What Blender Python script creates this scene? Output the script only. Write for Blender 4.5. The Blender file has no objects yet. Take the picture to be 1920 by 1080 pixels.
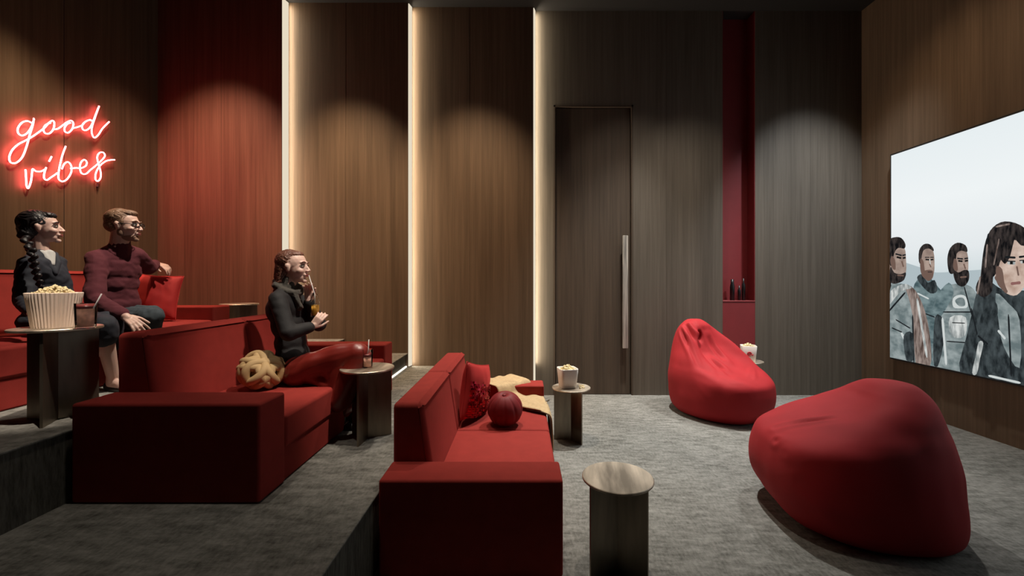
import bpy, bmesh, math, random
from mathutils import Vector, Matrix, noise, Quaternion
R = math.radians
PI = math.pi
random.seed(7)
scn = bpy.context.scene
COL = scn.collection

# ------------------------------------------------------------------ camera
EYE = 1.55            # eye height above the lowest floor
FPX = 800.0           # focal length in pixels of a 1920 wide frame
cam_d = bpy.data.cameras.new('camera')
cam = bpy.data.objects.new('camera', cam_d)
COL.objects.link(cam)
cam.location = (0, 0, EYE)
cam.rotation_euler = (R(90), 0, 0)
cam_d.sensor_width = 36
cam_d.lens = 36 * FPX / 1920
cam_d.shift_x = -20 / 1920
cam_d.shift_y = -15 / 1920
cam_d.clip_start = 0.05
scn.camera = cam

# ------------------------------------------------------------------ world, exposure
w = bpy.data.worlds.new('world')
scn.world = w
w.use_nodes = True
w.node_tree.nodes['Background'].inputs[0].default_value = (0.6, 0.55, 0.5, 1)
w.node_tree.nodes['Background'].inputs[1].default_value = 0.02
scn.view_settings.view_transform = 'Standard'
scn.view_settings.look = 'None'
scn.view_settings.exposure = 0.0
scn.view_settings.gamma = 1.0
scn.view_settings.use_curve_mapping = False

# ------------------------------------------------------------------ lights
WARM = (1.0, 0.72, 0.46)
NEUT = (1.0, 0.88, 0.74)
COOL = (0.86, 0.93, 1.0)

def spot(loc, target, energy, col, angle, blend=0.6, size=0.06):
    d = bpy.data.lights.new('unseen_ceiling_spot', 'SPOT')
    d.energy = energy; d.color = col; d.spot_size = R(angle); d.spot_blend = blend
    d.shadow_soft_size = size
    o = bpy.data.objects.new('unseen_ceiling_spot', d)
    COL.objects.link(o)
    o.location = loc
    o.rotation_euler = (Vector(target) - Vector(loc)).to_track_quat('-Z', 'Y').to_euler()
    return o

# wall washing spots (one per panel)
spot((-3.75, 4.1, 5.1), (-3.85, 5.45, 1.8), 560, (1.0, 0.58, 0.40), 64, 1.0)
spot((-2.25, 4.1, 5.1), (-2.30, 5.6, 1.4), 620, WARM, 60, 1.0)
spot((-0.65, 4.1, 5.1), (-0.70, 5.7, 1.3), 480, WARM, 60, 1.0)
spot((1.35, 4.1, 5.1), (1.55, 5.74, 1.2), 150, NEUT, 60, 1.0)
spot((2.2, 4.1, 5.1), (2.25, 5.74, 1.4), 170, NEUT, 56, 1.0)
spot((3.85, 4.1, 5.1), (3.80, 5.74, 1.8), 560, COOL, 54, 1.0)
spot((-3.2, 3.6, 5.1), (-4.67, 3.9, 1.5), 470, WARM, 56, 1.0)
spot((3.3, 4.2, 5.1), (4.58, 4.4, 1.6), 80, WARM, 90, 1.0)
# downlights over the seating and floor, out of view, several added as fill
spot((-1.7, 3.5, 5.1), (-3.2, 3.3, 1.25), 900, NEUT, 30, 0.9)  # fill set to the right so the two faces are lit
spot((-1.4, 1.5, 5.1), (-2.56, 2.36, 1.4), 850, (1.0, 0.86, 0.72), 11, 0.7, 0.03)  # narrow spot added to brighten the large popcorn bucket
spot((0.1, 2.5, 5.1), (-1.65, 3.2, 1.05), 800, NEUT, 22, 0.9)  # fill set to the right to light the drinking woman's face and hands
spot((-0.1, 4.3, 5.1), (-0.25, 3.7, 0.5), 520, NEUT, 40, 0.9)
spot((1.5, 4.9, 5.1), (1.2, 4.4, 0.0), 1300, (0.97, 0.96, 0.92), 62, 1.0)
spot((3.5, 4.7, 5.1), (2.8, 4.4, 0.0), 620, (0.97, 0.97, 0.95), 62, 1.0)
spot((-1.1, 3.2, 5.1), (-1.0, 3.2, 0.4), 260, NEUT, 34, 1.0)  # dim fill added over the middle tier
spot((0.75, 2.5, 5.1), (0.75, 2.45, 0.0), 240, NEUT, 34, 1.0)  # dim fill added over the front floor
spot((-1.7, 2.15, 5.1), (-1.6, 1.95, 0.4), 140, NEUT, 52, 1.0)  # added to lift the foreground carpet and the near arm top
spot((-0.3, 2.5, 5.1), (-0.3, 2.45, 0.4), 110, NEUT, 26, 1.0)  # added to brighten the near arm of the lowest sofa

# ------------------------------------------------------------------ materials
def new_mat(name):
    m = bpy.data.materials.new(name)
    m.use_nodes = True
    return m, m.node_tree.nodes, m.node_tree.links, m.node_tree.nodes['Principled BSDF']

def plain(name, col, rough=0.6, metal=0.0, sheen=0.0, bump=0.0, bscale=200, var=0.0, vscale=8, spec=0.5, **kw):
    m, n, l, b = new_mat(name)
    b.inputs['Base Color'].default_value = (*col, 1)
    b.inputs['Roughness'].default_value = rough
    b.inputs['Metallic'].default_value = metal
    b.inputs['Specular IOR Level'].default_value = spec
    if sheen:
        b.inputs['Sheen Weight'].default_value = sheen
        b.inputs['Sheen Tint'].default_value = (min(1, col[0] * 2 + 0.3), min(1, col[1] * 2 + 0.08), min(1, col[2] * 2 + 0.08), 1)
        b.inputs['Sheen Roughness'].default_value = 0.4
    tc = n.new('ShaderNodeTexCoord')
    if var:
        nz = n.new('ShaderNodeTexNoise'); nz.inputs['Scale'].default_value = vscale; nz.inputs['Detail'].default_value = 5
        l.new(tc.outputs['Object'], nz.inputs['Vector'])
        mr = n.new('ShaderNodeMapRange'); mr.inputs[1].default_value = 0.3; mr.inputs[2].default_value = 0.7
        mr.inputs[3].default_value = 1 - var; mr.inputs[4].default_value = 1 + var
        l.new(nz.outputs['Fac'], mr.inputs[0])
        mx = n.new('ShaderNodeVectorMath'); mx.operation = 'SCALE'
        mx.inputs[0].default_value = col
        l.new(mr.outputs[0], mx.inputs['Scale'])
        l.new(mx.outputs[0], b.inputs['Base Color'])
    if bump:
        nb = n.new('ShaderNodeTexNoise'); nb.inputs['Scale'].default_value = bscale; nb.inputs['Detail'].default_value = 3
        l.new(tc.outputs['Object'], nb.inputs['Vector'])
        bp = n.new('ShaderNodeBump'); bp.inputs['Strength'].default_value = bump; bp.inputs['Distance'].default_value = 0.003
        l.new(nb.outputs['Fac'], bp.inputs['Height'])
        l.new(bp.outputs[0], b.inputs['Normal'])
    for k, v in kw.items():
        b.inputs[k.replace('_', ' ')].default_value = v
    return m

def wood(name, dark, light, rough=0.55):
    """vertical veneer: long grain streaks along Z, wide tonal boards"""
    m, n, l, b = new_mat(name)
    g = n.new('ShaderNodeNewGeometry')
    def streak(sx, sz, detail, w=0.0):
        mp = n.new('ShaderNodeMapping'); mp.inputs['Scale'].default_value = (sx, sx, sz)
        mp.inputs['Location'].default_value = (w, w, w)
        l.new(g.outputs['Position'], mp.inputs['Vector'])
        t = n.new('ShaderNodeTexNoise'); t.inputs['Scale'].default_value = 1; t.inputs['Detail'].default_value = detail
        t.inputs['Roughness'].default_value = 0.6
        l.new(mp.outputs[0], t.inputs['Vector'])
        return t
    a = streak(34, 0.8, 4)
    c = streak(6, 0.12, 2, 3.1)
    e = streak(130, 2.5, 2, 7.7)
    mul = n.new('ShaderNodeMath'); mul.operation = 'MULTIPLY_ADD'; mul.inputs[1].default_value = 0.5
    l.new(a.outputs['Fac'], mul.inputs[0])
    m2 = n.new('ShaderNodeMath'); m2.operation = 'MULTIPLY_ADD'; m2.inputs[1].default_value = 0.42
    l.new(c.outputs['Fac'], m2.inputs[0])
    m3 = n.new('ShaderNodeMath'); m3.operation = 'MULTIPLY'; m3.inputs[1].default_value = 0.16
    l.new(e.outputs['Fac'], m3.inputs[0])
    l.new(m3.outputs[0], m2.inputs[2]); l.new(m2.outputs[0], mul.inputs[2])
    cr = n.new('ShaderNodeValToRGB')
    cr.color_ramp.elements[0].position = 0.38; cr.color_ramp.elements[0].color = (*dark, 1)
    cr.color_ramp.elements[1].position = 0.72; cr.color_ramp.elements[1].color = (*light, 1)
    l.new(mul.outputs[0], cr.inputs[0])
    l.new(cr.outputs[0], b.inputs['Base Color'])
    bp = n.new('ShaderNodeBump'); bp.inputs['Strength'].default_value = 0.15; bp.inputs['Distance'].default_value = 0.002
    l.new(mul.outputs[0], bp.inputs['Height']); l.new(bp.outputs[0], b.inputs['Normal'])
    b.inputs['Roughness'].default_value = rough
    b.inputs['Specular IOR Level'].default_value = 0.3
    return m

def carpet(name, dark, light, vertical=False):
    m, n, l, b = new_mat(name)
    g = n.new('ShaderNodeNewGeometry')
    def ns(scale, rot, detail):
        mp = n.new('ShaderNodeMapping'); mp.inputs['Scale'].default_value = scale
        mp.inputs['Rotation'].default_value = rot
        l.new(g.outputs['Position'], mp.inputs['Vector'])
        t = n.new('ShaderNodeTexNoise'); t.inputs['Scale'].default_value = 1; t.inputs['Detail'].default_value = detail
        t.inputs['Roughness'].default_value = 0.7
        l.new(mp.outputs[0], t.inputs['Vector'])
        return t
    if vertical:
        a = ns((34, 34, 5), (0, 0, 0), 5); c = ns((90, 90, 14), (0, 0, 0), 3)
    else:
        a = ns((7, 22, 8), (0, 0, R(38)), 7); c = ns((55, 22, 20), (0, 0, R(-15)), 5)
    d = ns((1.6, 1.6, 1.6), (0, 0, 0), 3)
    m1 = n.new('ShaderNodeMath'); m1.operation = 'MULTIPLY_ADD'; m1.inputs[1].default_value = 0.5
    m2 = n.new('ShaderNodeMath'); m2.operation = 'MULTIPLY_ADD'; m2.inputs[1].default_value = 0.34
    m3 = n.new('ShaderNodeMath'); m3.operation = 'MULTIPLY'; m3.inputs[1].default_value = 0.2
    l.new(d.outputs['Fac'], m3.inputs[0]); l.new(c.outputs['Fac'], m2.inputs[0]); l.new(a.outputs['Fac'], m1.inputs[0])
    l.new(m3.outputs[0], m2.inputs[2]); l.new(m2.outputs[0], m1.inputs[2])
    cr = n.new('ShaderNodeValToRGB')
    cr.color_ramp.elements[0].position = 0.40; cr.color_ramp.elements[0].color = (*dark, 1)
    cr.color_ramp.elements[1].position = 0.64; cr.color_ramp.elements[1].color = (*light, 1)
    l.new(m1.outputs[0], cr.inputs[0]); l.new(cr.outputs[0], b.inputs['Base Color'])
    bp = n.new('ShaderNodeBump'); bp.inputs['Strength'].default_value = 0.5; bp.inputs['Distance'].default_value = 0.006
    l.new(m1.outputs[0], bp.inputs['Height']); l.new(bp.outputs[0], b.inputs['Normal'])
    b.inputs['Roughness'].default_value = 0.95
    b.inputs['Specular IOR Level'].default_value = 0.1
    return m

def emit(name, col, strength):
    m = bpy.data.materials.new(name); m.use_nodes = True
    n = m.node_tree.nodes; l = m.node_tree.links
    n.remove(n['Principled BSDF'])
    e = n.new('ShaderNodeEmission'); e.inputs[0].default_value = (*col, 1); e.inputs[1].default_value = strength
    l.new(e.outputs[0], n['Material Output'].inputs[0])
    return m

def emit_noise(name, c1, c2, strength=1.0, scale=(30, 30, 30), lo=0.35, hi=0.65, detail=4):
    m = emit(name, c1, strength)
    n = m.node_tree.nodes; l = m.node_tree.links
    tc = n.new('ShaderNodeTexCoord'); mp = n.new('ShaderNodeMapping'); mp.inputs['Scale'].default_value = scale
    t = n.new('ShaderNodeTexNoise'); t.inputs['Scale'].default_value = 1; t.inputs['Detail'].default_value = detail
    cr = n.new('ShaderNodeValToRGB')
    cr.color_ramp.elements[0].position = lo; cr.color_ramp.elements[0].color = (*c1, 1)
    cr.color_ramp.elements[1].position = hi; cr.color_ramp.elements[1].color = (*c2, 1)
    l.new(tc.outputs['Object'], mp.inputs[0]); l.new(mp.outputs[0], t.inputs[0]); l.new(t.outputs['Fac'], cr.inputs[0])
    l.new(cr.outputs[0], n['Emission'].inputs[0])
    return m

def metal(name, col, rough=0.3, streak=(2, 60, 2)):
    m, n, l, b = new_mat(name)
    b.inputs['Base Color'].default_value = (*col, 1)
    b.inputs['Metallic'].default_value = 1.0
    tc = n.new('ShaderNodeTexCoord'); mp = n.new('ShaderNodeMapping'); mp.inputs['Scale'].default_value = streak
    t = n.new('ShaderNodeTexNoise'); t.inputs['Scale'].default_value = 1; t.inputs['Detail'].default_value = 4
    mr = n.new('ShaderNodeMapRange'); mr.inputs[3].default_value = rough - 0.08; mr.inputs[4].default_value = rough + 0.16
    l.new(tc.outputs['Object'], mp.inputs[0]); l.new(mp.outputs[0], t.inputs[0]); l.new(t.outputs['Fac'], mr.inputs[0])
    l.new(mr.outputs[0], b.inputs['Roughness'])
    cr = n.new('ShaderNodeValToRGB')  # streaky reflections put into the base colour as lighter and darker bands
    cr.color_ramp.elements[0].position = 0.35; cr.color_ramp.elements[0].color = (*[c * .62 for c in col], 1)
    cr.color_ramp.elements[1].position = 0.65; cr.color_ramp.elements[1].color = (*[min(1, c * 1.25) for c in col], 1)
    l.new(t.outputs['Fac'], cr.inputs[0]); l.new(cr.outputs[0], b.inputs['Base Color'])
    bp = n.new('ShaderNodeBump'); bp.inputs['Strength'].default_value = 0.12; bp.inputs['Distance'].default_value = 0.002
    l.new(t.outputs['Fac'], bp.inputs['Height']); l.new(bp.outputs[0], b.inputs['Normal'])
    return m

M = {}
M['wood'] = wood('brown_veneer', (0.085, 0.056, 0.034), (0.165, 0.110, 0.069))
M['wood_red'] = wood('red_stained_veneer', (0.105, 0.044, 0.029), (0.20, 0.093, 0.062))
M['wood_dark'] = wood('dark_brown_veneer', (0.052, 0.038, 0.027), (0.100, 0.073, 0.052))
M['wood_grey'] = wood('grey_brown_veneer', (0.082, 0.068, 0.052), (0.145, 0.122, 0.095))
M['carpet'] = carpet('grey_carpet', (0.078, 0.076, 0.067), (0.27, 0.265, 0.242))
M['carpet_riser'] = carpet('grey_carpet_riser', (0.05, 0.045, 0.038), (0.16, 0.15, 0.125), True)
M['ceiling'] = plain('dark_ceiling_paint', (0.02, 0.018, 0.016), 0.9, bump=0.1)
M['red_paint'] = plain('red_niche_paint', (0.19, 0.018, 0.021), 0.55, bump=0.05, var=0.05)
M['red_fabric'] = plain('red_sofa_wool', (0.26, 0.026, 0.020), 0.85, sheen=0.2, bump=0.35, bscale=500, var=0.08, vscale=14, spec=0.2)
M['bean_fabric'] = plain('red_beanbag_cotton', (0.33, 0.012, 0.016), 0.75, sheen=0.07, bump=0.3, bscale=600, var=0.06, vscale=5, spec=0.3)
M['cushion_red'] = plain('red_cushion_velvet', (0.40, 0.022, 0.02), 0.7, sheen=0.5, bump=0.3, bscale=400, spec=0.3)
M['ball_red'] = plain('dark_red_velvet', (0.17, 0.010, 0.012), 0.6, sheen=0.2, bump=0.2, bscale=300, spec=0.3)
M['sand'] = plain('sand_velvet', (0.42, 0.28, 0.13), 0.75, sheen=0.15, bump=0.3, bscale=300)
M['throw'] = plain('beige_knit', (0.46, 0.33, 0.18), 0.9, sheen=0.3, bump=0.9, bscale=90, var=0.12, vscale=40)
M['fringe'] = plain('dark_blanket_edging', (0.06, 0.04, 0.02), 0.9)
M['bronze'] = metal('brushed_bronze', (0.60, 0.52, 0.42), 0.42, (2.5, 14, 2.5))
M['bronze_dark'] = metal('satin_bronze_panel', (0.30, 0.255, 0.20), 0.38, (8, 8, 1.5))
M['steel'] = metal('brushed_steel', (0.62, 0.58, 0.52), 0.55, (40, 40, 2))
M['black'] = plain('black_lacquer', (0.008, 0.008, 0.009), 0.3)
M['blackm'] = plain('black_matt_frame', (0.012, 0.011, 0.010), 0.6)
M['led'] = emit('warm_led_diffuser', (1.0, 0.88, 0.68), 0.80)
M['led_step'] = emit('step_led_diffuser', (1.0, 0.93, 0.80), 3.0)
M['neon'] = emit('pink_neon_tube', (1.0, 0.105, 0.115), 34)
M['skin'] = plain('fair_skin', (0.62, 0.41, 0.34), 0.5, bump=0.05, Subsurface_Weight=0.08)
M['skin_man'] = plain('light_skin', (0.56, 0.36, 0.29), 0.5, bump=0.05, Subsurface_Weight=0.08)
M['lip'] = plain('lip_pink', (0.30, 0.08, 0.07), 0.4)
M['eye_white'] = plain('eye_white', (0.36, 0.31, 0.28), 0.3)
M['iris'] = plain('dark_iris', (0.02, 0.014, 0.01), 0.15)
M['hair_black'] = plain('black_hair', (0.012, 0.010, 0.011), 0.4, bump=0.8, bscale=160, sheen=0.1)
M['hair_brown'] = plain('brown_hair', (0.14, 0.055, 0.035), 0.45, bump=0.8, bscale=160, var=0.3, vscale=60)
M['hair_sandy'] = plain('sandy_hair', (0.17, 0.09, 0.05), 0.55, bump=0.8, bscale=220, var=0.3, vscale=80)
M['burgundy'] = plain('burgundy_knit', (0.070, 0.005, 0.012), 0.9, sheen=0.1, bump=0.8, bscale=260)
M['jeans'] = plain('slate_denim', (0.030, 0.042, 0.052), 0.85, bump=0.5, bscale=400, var=0.2, vscale=30)
M['navy'] = plain('navy_jacket_wool', (0.010, 0.013, 0.022), 0.8, sheen=0.06, bump=0.4, bscale=300)
M['inner'] = plain('pale_grey_blouse', (0.45, 0.44, 0.42), 0.8)
M['blackcloth'] = plain('black_blouse_silk', (0.006, 0.005, 0.006), 0.8, sheen=0.04, bump=0.3, bscale=200)
M['scarf'] = plain('grey_scarf_knit', (0.055, 0.050, 0.042), 0.9, sheen=0.3, bump=0.9, bscale=180)
M['satin'] = plain('dark_red_satin_skirt', (0.15, 0.013, 0.009), 0.38, sheen=0.2, bump=0.1, bscale=60)
M['leather'] = plain('black_leather', (0.012, 0.010, 0.010), 0.35)
M['paper'] = plain('cream_paper', (0.78, 0.64, 0.54), 0.75, bump=0.1, bscale=80)
M['paper_white'] = plain('white_card', (0.75, 0.70, 0.64), 0.7)
M['popcorn'] = plain('buttered_popcorn', (0.75, 0.62, 0.36), 0.8, var=0.25, vscale=60, bump=0.8, bscale=120)
M['print_red'] = plain('red_print', (0.45, 0.02, 0.03), 0.6)
M['straw'] = plain('white_plastic_straw', (0.62, 0.60, 0.60), 0.4)
M['pink_drink'] = plain('pink_juice', (0.80, 0.42, 0.32), 0.3, var=0.25, vscale=40)
M['red_drink'] = plain('dark_berry_layer', (0.16, 0.03, 0.03), 0.3)
M['orange_drink'] = plain('orange_juice', (0.85, 0.42, 0.06), 0.3)
M['seam'] = plain('dark_seam_line', (0.03, 0.02, 0.015), 0.9)  # dark lines at the veneer panel joints
def glass():
    m, n, l, b = new_mat('clear_glass')
    b.inputs['Base Color'].default_value = (0.95, 0.95, 0.93, 1)
    b.inputs['Roughness'].default_value = 0.03
    b.inputs['Transmission Weight'].default_value = 1.0
    b.inputs['IOR'].default_value = 1.1
    return m
M['glass'] = glass()

# ------------------------------------------------------------------ helpers
def link(name, me, mat=None, parent=None, smooth=False):
    o = bpy.data.objects.new(name, me)
    COL.objects.link(o)
    if mat is not None:
        for mm in (mat if isinstance(mat, (list, tuple)) else [mat]):
            me.materials.append(mm)
    if parent is not None: o.parent = parent
    if smooth:
        for p in me.polygons: p.use_smooth = True
    return o

def obj(name, bm, mat=None, parent=None, smooth=False):
    me = bpy.data.meshes.new(name)
    bmesh.ops.recalc_face_normals(bm, faces=bm.faces[:])
    bm.to_mesh(me); bm.free()
    return link(name, me, mat, parent, smooth)

def empty(name, loc=(0, 0, 0), rz=0.0):
    o = bpy.data.objects.new(name, None); COL.objects.link(o)
    o.empty_display_size = 0.1
    o.location = loc; o.rotation_euler = (0, 0, rz)
    return o

def tag(o, label, cat, group=None, kind=None):
    o['label'] = label; o['category'] = cat
    if group: o['group'] = group
    if kind: o['kind'] = kind
    return o

def structure(o):
    if o.parent is None: o['kind'] = 'structure'
    return o

def dup(o, parent=None, loc=None, rz=None):
    c = o.copy(); COL.objects.link(c)
    if parent is not None: c.parent = parent
    if loc is not None: c.location = loc
    if rz is not None: c.rotation_euler = (0, 0, rz)
    for ch in [x for x in bpy.data.objects if x.parent == o]:
        dup(ch, c)
    return c

def box(bm, x0, x1, y0, y1, z0, z1, mi=0):
    vs = [bm.verts.new(p) for p in ((x0, y0, z0), (x1, y0, z0), (x1, y1, z0), (x0, y1, z0),
                                    (x0, y0, z1), (x1, y0, z1), (x1, y1, z1), (x0, y1, z1))]
    for f in ((0, 3, 2, 1), (4, 5, 6, 7), (0, 1, 5, 4), (1, 2, 6, 5), (2, 3, 7, 6), (3, 0, 4, 7)):
        bm.faces.new([vs[i] for i in f]).material_index = mi
    return vs

def boxobj(name, dims, mat, parent=None, bevel=0.0, seg=3):
    bm = bmesh.new(); box(bm, *dims)
    if bevel:
        bmesh.ops.bevel(bm, geom=bm.edges[:], offset=bevel, segments=seg, profile=0.5, affect='EDGES')
    return obj(name, bm, mat, parent, smooth=False)

def prism(bm, pts, axis, a, b):
    """extrude a 2D outline along an axis; pts are (u,v) in the other two axes"""
    def P(u, v, w):
        return {'x': (w, u, v), 'y': (u, w, v), 'z': (u, v, w)}[axis]
    A = [bm.verts.new(P(u, v, a)) for u, v in pts]; B = [bm.verts.new(P(u, v, b)) for u, v in pts]
    bm.faces.new(A); bm.faces.new(B[::-1])
    n = len(pts)
    for i in range(n):
        bm.faces.new((A[i], A[(i + 1) % n], B[(i + 1) % n], B[i]))

def lathe(bm, prof, seg=40, c=(0, 0), closed=True, mi=0):
    rings = []
    for r, z in prof:
        if r < 1e-5:
            rings.append([bm.verts.new((c[0], c[1], z))])
        else:
            rings.append([bm.verts.new((c[0] + r * math.cos(2 * PI * k / seg), c[1] + r * math.sin(2 * PI * k / seg), z)) for k in range(seg)])
    for a, b in zip(rings, rings[1:]):
        for k in range(seg):
            k2 = (k + 1) % seg
            if len(a) == 1 and len(b) == 1: continue
            if len(a) == 1: f = bm.faces.new((a[0], b[k], b[k2]))
            elif len(b) == 1: f = bm.faces.new((a[k], b[0], a[k2]))
            else: f = bm.faces.new((a[k], b[k], b[k2], a[k2]))
            f.material_index = mi

def catmull(pts, n=8, closed=False):
    pts = [Vector(p) for p in pts]
    out = []
    m = len(pts)
    rng = range(m if closed else m - 1)
    for i in rng:
        if closed:
            p0, p1, p2, p3 = pts[(i - 1) % m], pts[i], pts[(i + 1) % m], pts[(i + 2) % m]
        else:
            p0, p1, p2, p3 = pts[max(i - 1, 0)], pts[i], pts[i + 1], pts[min(i + 2, m - 1)]
        for k in range(n):
            t = k / n
            out.append(0.5 * ((2 * p1) + (-p0 + p2) * t + (2 * p0 - 5 * p1 + 4 * p2 - p3) * t * t + (-p0 + 3 * p1 - 3 * p2 + p3) * t ** 3))
    if not closed: out.append(pts[-1])
    return out

def tube(bm, pts, r, seg=8, closed=False, squash=None, mi=0):
    pts = [Vector(p) for p in pts]
    n = len(pts)
    rr = r if callable(r) else (lambda t: r)
    rings = []
    up = Vector((0, 0, 1))
    prevn = None
    for i, p in enumerate(pts):
        if closed: d = pts[(i + 1) % n] - pts[(i - 1) % n]
        else: d = pts[min(i + 1, n - 1)] - pts[max(i - 1, 0)]
        if d.length < 1e-9: d = Vector((1, 0, 0))
        d.normalize()
        if prevn is None:
            a = up if abs(d.z) < 0.9 else Vector((1, 0, 0))
            nn = (a - d * a.dot(d)).normalized()
        else:
            nn = prevn - d * prevn.dot(d)
            nn = nn.normalized() if nn.length > 1e-6 else (up - d * up.dot(d)).normalized()
        prevn = nn
        bb = d.cross(nn)
        ra = rr(i / max(1, n - 1))
        rings.append([bm.verts.new(p + (nn * math.cos(2 * PI * k / seg) + bb * math.sin(2 * PI * k / seg)) * ra) for k in range(seg)])
    m = n if closed else n - 1
    for i in range(m):
        a, b = rings[i], rings[(i + 1) % n]
        off = 0
        if closed and i == n - 1:
            off = min(range(seg), key=lambda o: sum((a[k].co - b[(k + o) % seg].co).length for k in range(seg)))
        for k in range(seg):
            bm.faces.new((a[k], a[(k + 1) % seg], b[(k + 1 + off) % seg], b[(k + off) % seg])).material_index = mi
    if not closed:
        bm.faces.new(rings[0][::-1]).material_index = mi; bm.faces.new(rings[-1]).material_index = mi

def ell(bm, c, r, q=None, sub=2):
    """ellipsoid; q = 3x3 / quaternion orientation"""
    if not hasattr(r, '__len__'): r = (r, r, r)
    mt = Matrix.Translation(Vector(c)) @ (q.to_matrix().to_4x4() if isinstance(q, Quaternion) else (q.to_4x4() if q else Matrix())) @ Matrix.Diagonal((*r, 1))
    bmesh.ops.create_icosphere(bm, subdivisions=sub, radius=1.0, matrix=mt)

def cap(bm, a, b, ra, rb, seg=14):
    """tapered capsule between two joints"""
    a = Vector(a); b = Vector(b)
    d = b - a; L = max(d.length, 1e-5); q = d.to_track_quat('Z', 'Y')
    prof = []
    for i in range(6): t = -PI / 2 + i * PI / 2 / 5; prof.append((ra * math.cos(t) if i else 0, ra * math.sin(t)))
    for i in range(6): t = i * PI / 2 / 5; prof.append((rb * math.cos(t) if i < 5 else 0, L + rb * math.sin(t)))
    rings = []
    for r, z in prof:
        if r < 1e-6: rings.append([bm.verts.new(a + q @ Vector((0, 0, z)))])
        else: rings.append([bm.verts.new(a + q @ Vector((r * math.cos(2 * PI * k / seg), r * math.sin(2 * PI * k / seg), z))) for k in range(seg)])
    for A, B in zip(rings, rings[1:]):
        for k in range(seg):
            k2 = (k + 1) % seg
            if len(A) == 1: bm.faces.new((A[0], B[k], B[k2]))
            elif len(B) == 1: bm.faces.new((A[k], B[0], A[k2]))
            else: bm.faces.new((A[k], B[k], B[k2], A[k2]))

def chain(bm, pts, rads):
    for i in range(len(pts) - 1): cap(bm, pts[i], pts[i + 1], rads[i], rads[i + 1])

def fused(name, bm, mat, parent, voxel=0.006, smooth=4, disp=None):
    """fuse overlapping volumes into one continuous skin"""
    bmesh.ops.recalc_face_normals(bm, faces=bm.faces[:])
    me = bpy.data.meshes.new(name + '_t'); bm.to_mesh(me); bm.free()
    t = bpy.data.objects.new(name + '_t', me); COL.objects.link(t)
    r = t.modifiers.new('r', 'REMESH'); r.mode = 'VOXEL'; r.voxel_size = voxel; r.adaptivity = 0
    if smooth:
        s = t.modifiers.new('s', 'SMOOTH'); s.iterations = smooth; s.factor = 0.5
    dg = bpy.context.evaluated_depsgraph_get()
    nm = bpy.data.meshes.new_from_object(t.evaluated_get(dg))
    bpy.data.objects.remove(t); bpy.data.meshes.remove(me)
    nm.name = name
    nm.materials.clear()
    if disp:
        nrm = [v.normal.copy() for v in nm.vertices]
        for v, nn in zip(nm.vertices, nrm):
            v.co = v.co + nn * disp(v.co)
    return link(name, nm, mat, parent, smooth=True)

def folds(amp, sx, sy, sz, seed=0.0, amp2=0.0):
    def f(p):
        q = Vector((p.x * sx + seed, p.y * sy, p.z * sz))
        return amp * noise.noise(q) + amp2 * noise.noise(q * 3.1)
    return f

def PX(px, py, Y):
    """a point of the room at depth Y that projects to this place of the photograph (used to measure)"""
    return Vector(((px - 980) * Y / FPX, Y, EYE - (py - 525) * Y / FPX))

# ------------------------------------------------------------------ the room
T1, T2, STEP = 0.41, 0.78, 0.595       # heights of the tiers and the stair step
XL, XR = -4.67, 4.56
X1, X2 = -0.78, -2.33                  # edges of tier one and tier two
YB, YN, CE = 5.74, -3.0, 5.17
structure(boxobj('floor', (XL - .3, XR + .3, YN, YB + .4, -0.2, 0.0), M['carpet']))
def tier(name, x0, x1, y1, z0, z1):
    t = empty(name, (0, 0, 0))
    t['kind'] = 'structure'
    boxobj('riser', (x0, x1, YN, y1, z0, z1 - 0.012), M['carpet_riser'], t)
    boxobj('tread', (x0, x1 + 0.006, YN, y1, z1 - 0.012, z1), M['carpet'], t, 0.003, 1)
    return t
tier('floor_tier', XL, X1, YB - 0.04, 0.0, T1)
tier('floor_tier', XL, X2, YB - 0.10, T1, T2)
# stair steps in the aisle along the back wall
st = empty('floor_step'); st['kind'] = 'structure'
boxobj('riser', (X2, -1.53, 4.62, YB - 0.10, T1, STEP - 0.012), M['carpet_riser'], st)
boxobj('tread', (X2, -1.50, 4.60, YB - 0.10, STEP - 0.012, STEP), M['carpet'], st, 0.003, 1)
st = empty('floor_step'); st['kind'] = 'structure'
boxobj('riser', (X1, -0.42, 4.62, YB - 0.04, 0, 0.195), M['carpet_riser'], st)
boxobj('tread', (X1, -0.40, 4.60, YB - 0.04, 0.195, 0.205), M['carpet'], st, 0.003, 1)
# light under the step
l = boxobj('step_light', (-1.529, -1.512, 4.63, 5.63, T1 + 0.004, T1 + 0.016), M['led_step'])
tag(l, 'thin white light strip at the foot of the carpeted stair step beside the wall', 'light strip')

wl = boxobj('wall_left', (XL - .2, XL, YN, YB + .2, 0, CE), M['wood'])
structure(wl)
for px in (120,):
    Yj = FPX * (-XL) / (980 - px)
    boxobj('panel_joint', (XL, XL + .002, Yj - .003, Yj + .003, T2, CE), M['seam'], wl)
structure(boxobj('wall_right', (XR, XR + .2, YN, YB + .2, 0, CE), M['wood']))
structure(boxobj('wall_front', (XL, XR, YN - .2, YN, 0, CE), M['wood_dark']))
structure(boxobj('ceiling', (XL - .2, XR + .2, YN - .2, YB + .4, CE, CE + .1), M['ceiling']))

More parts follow.
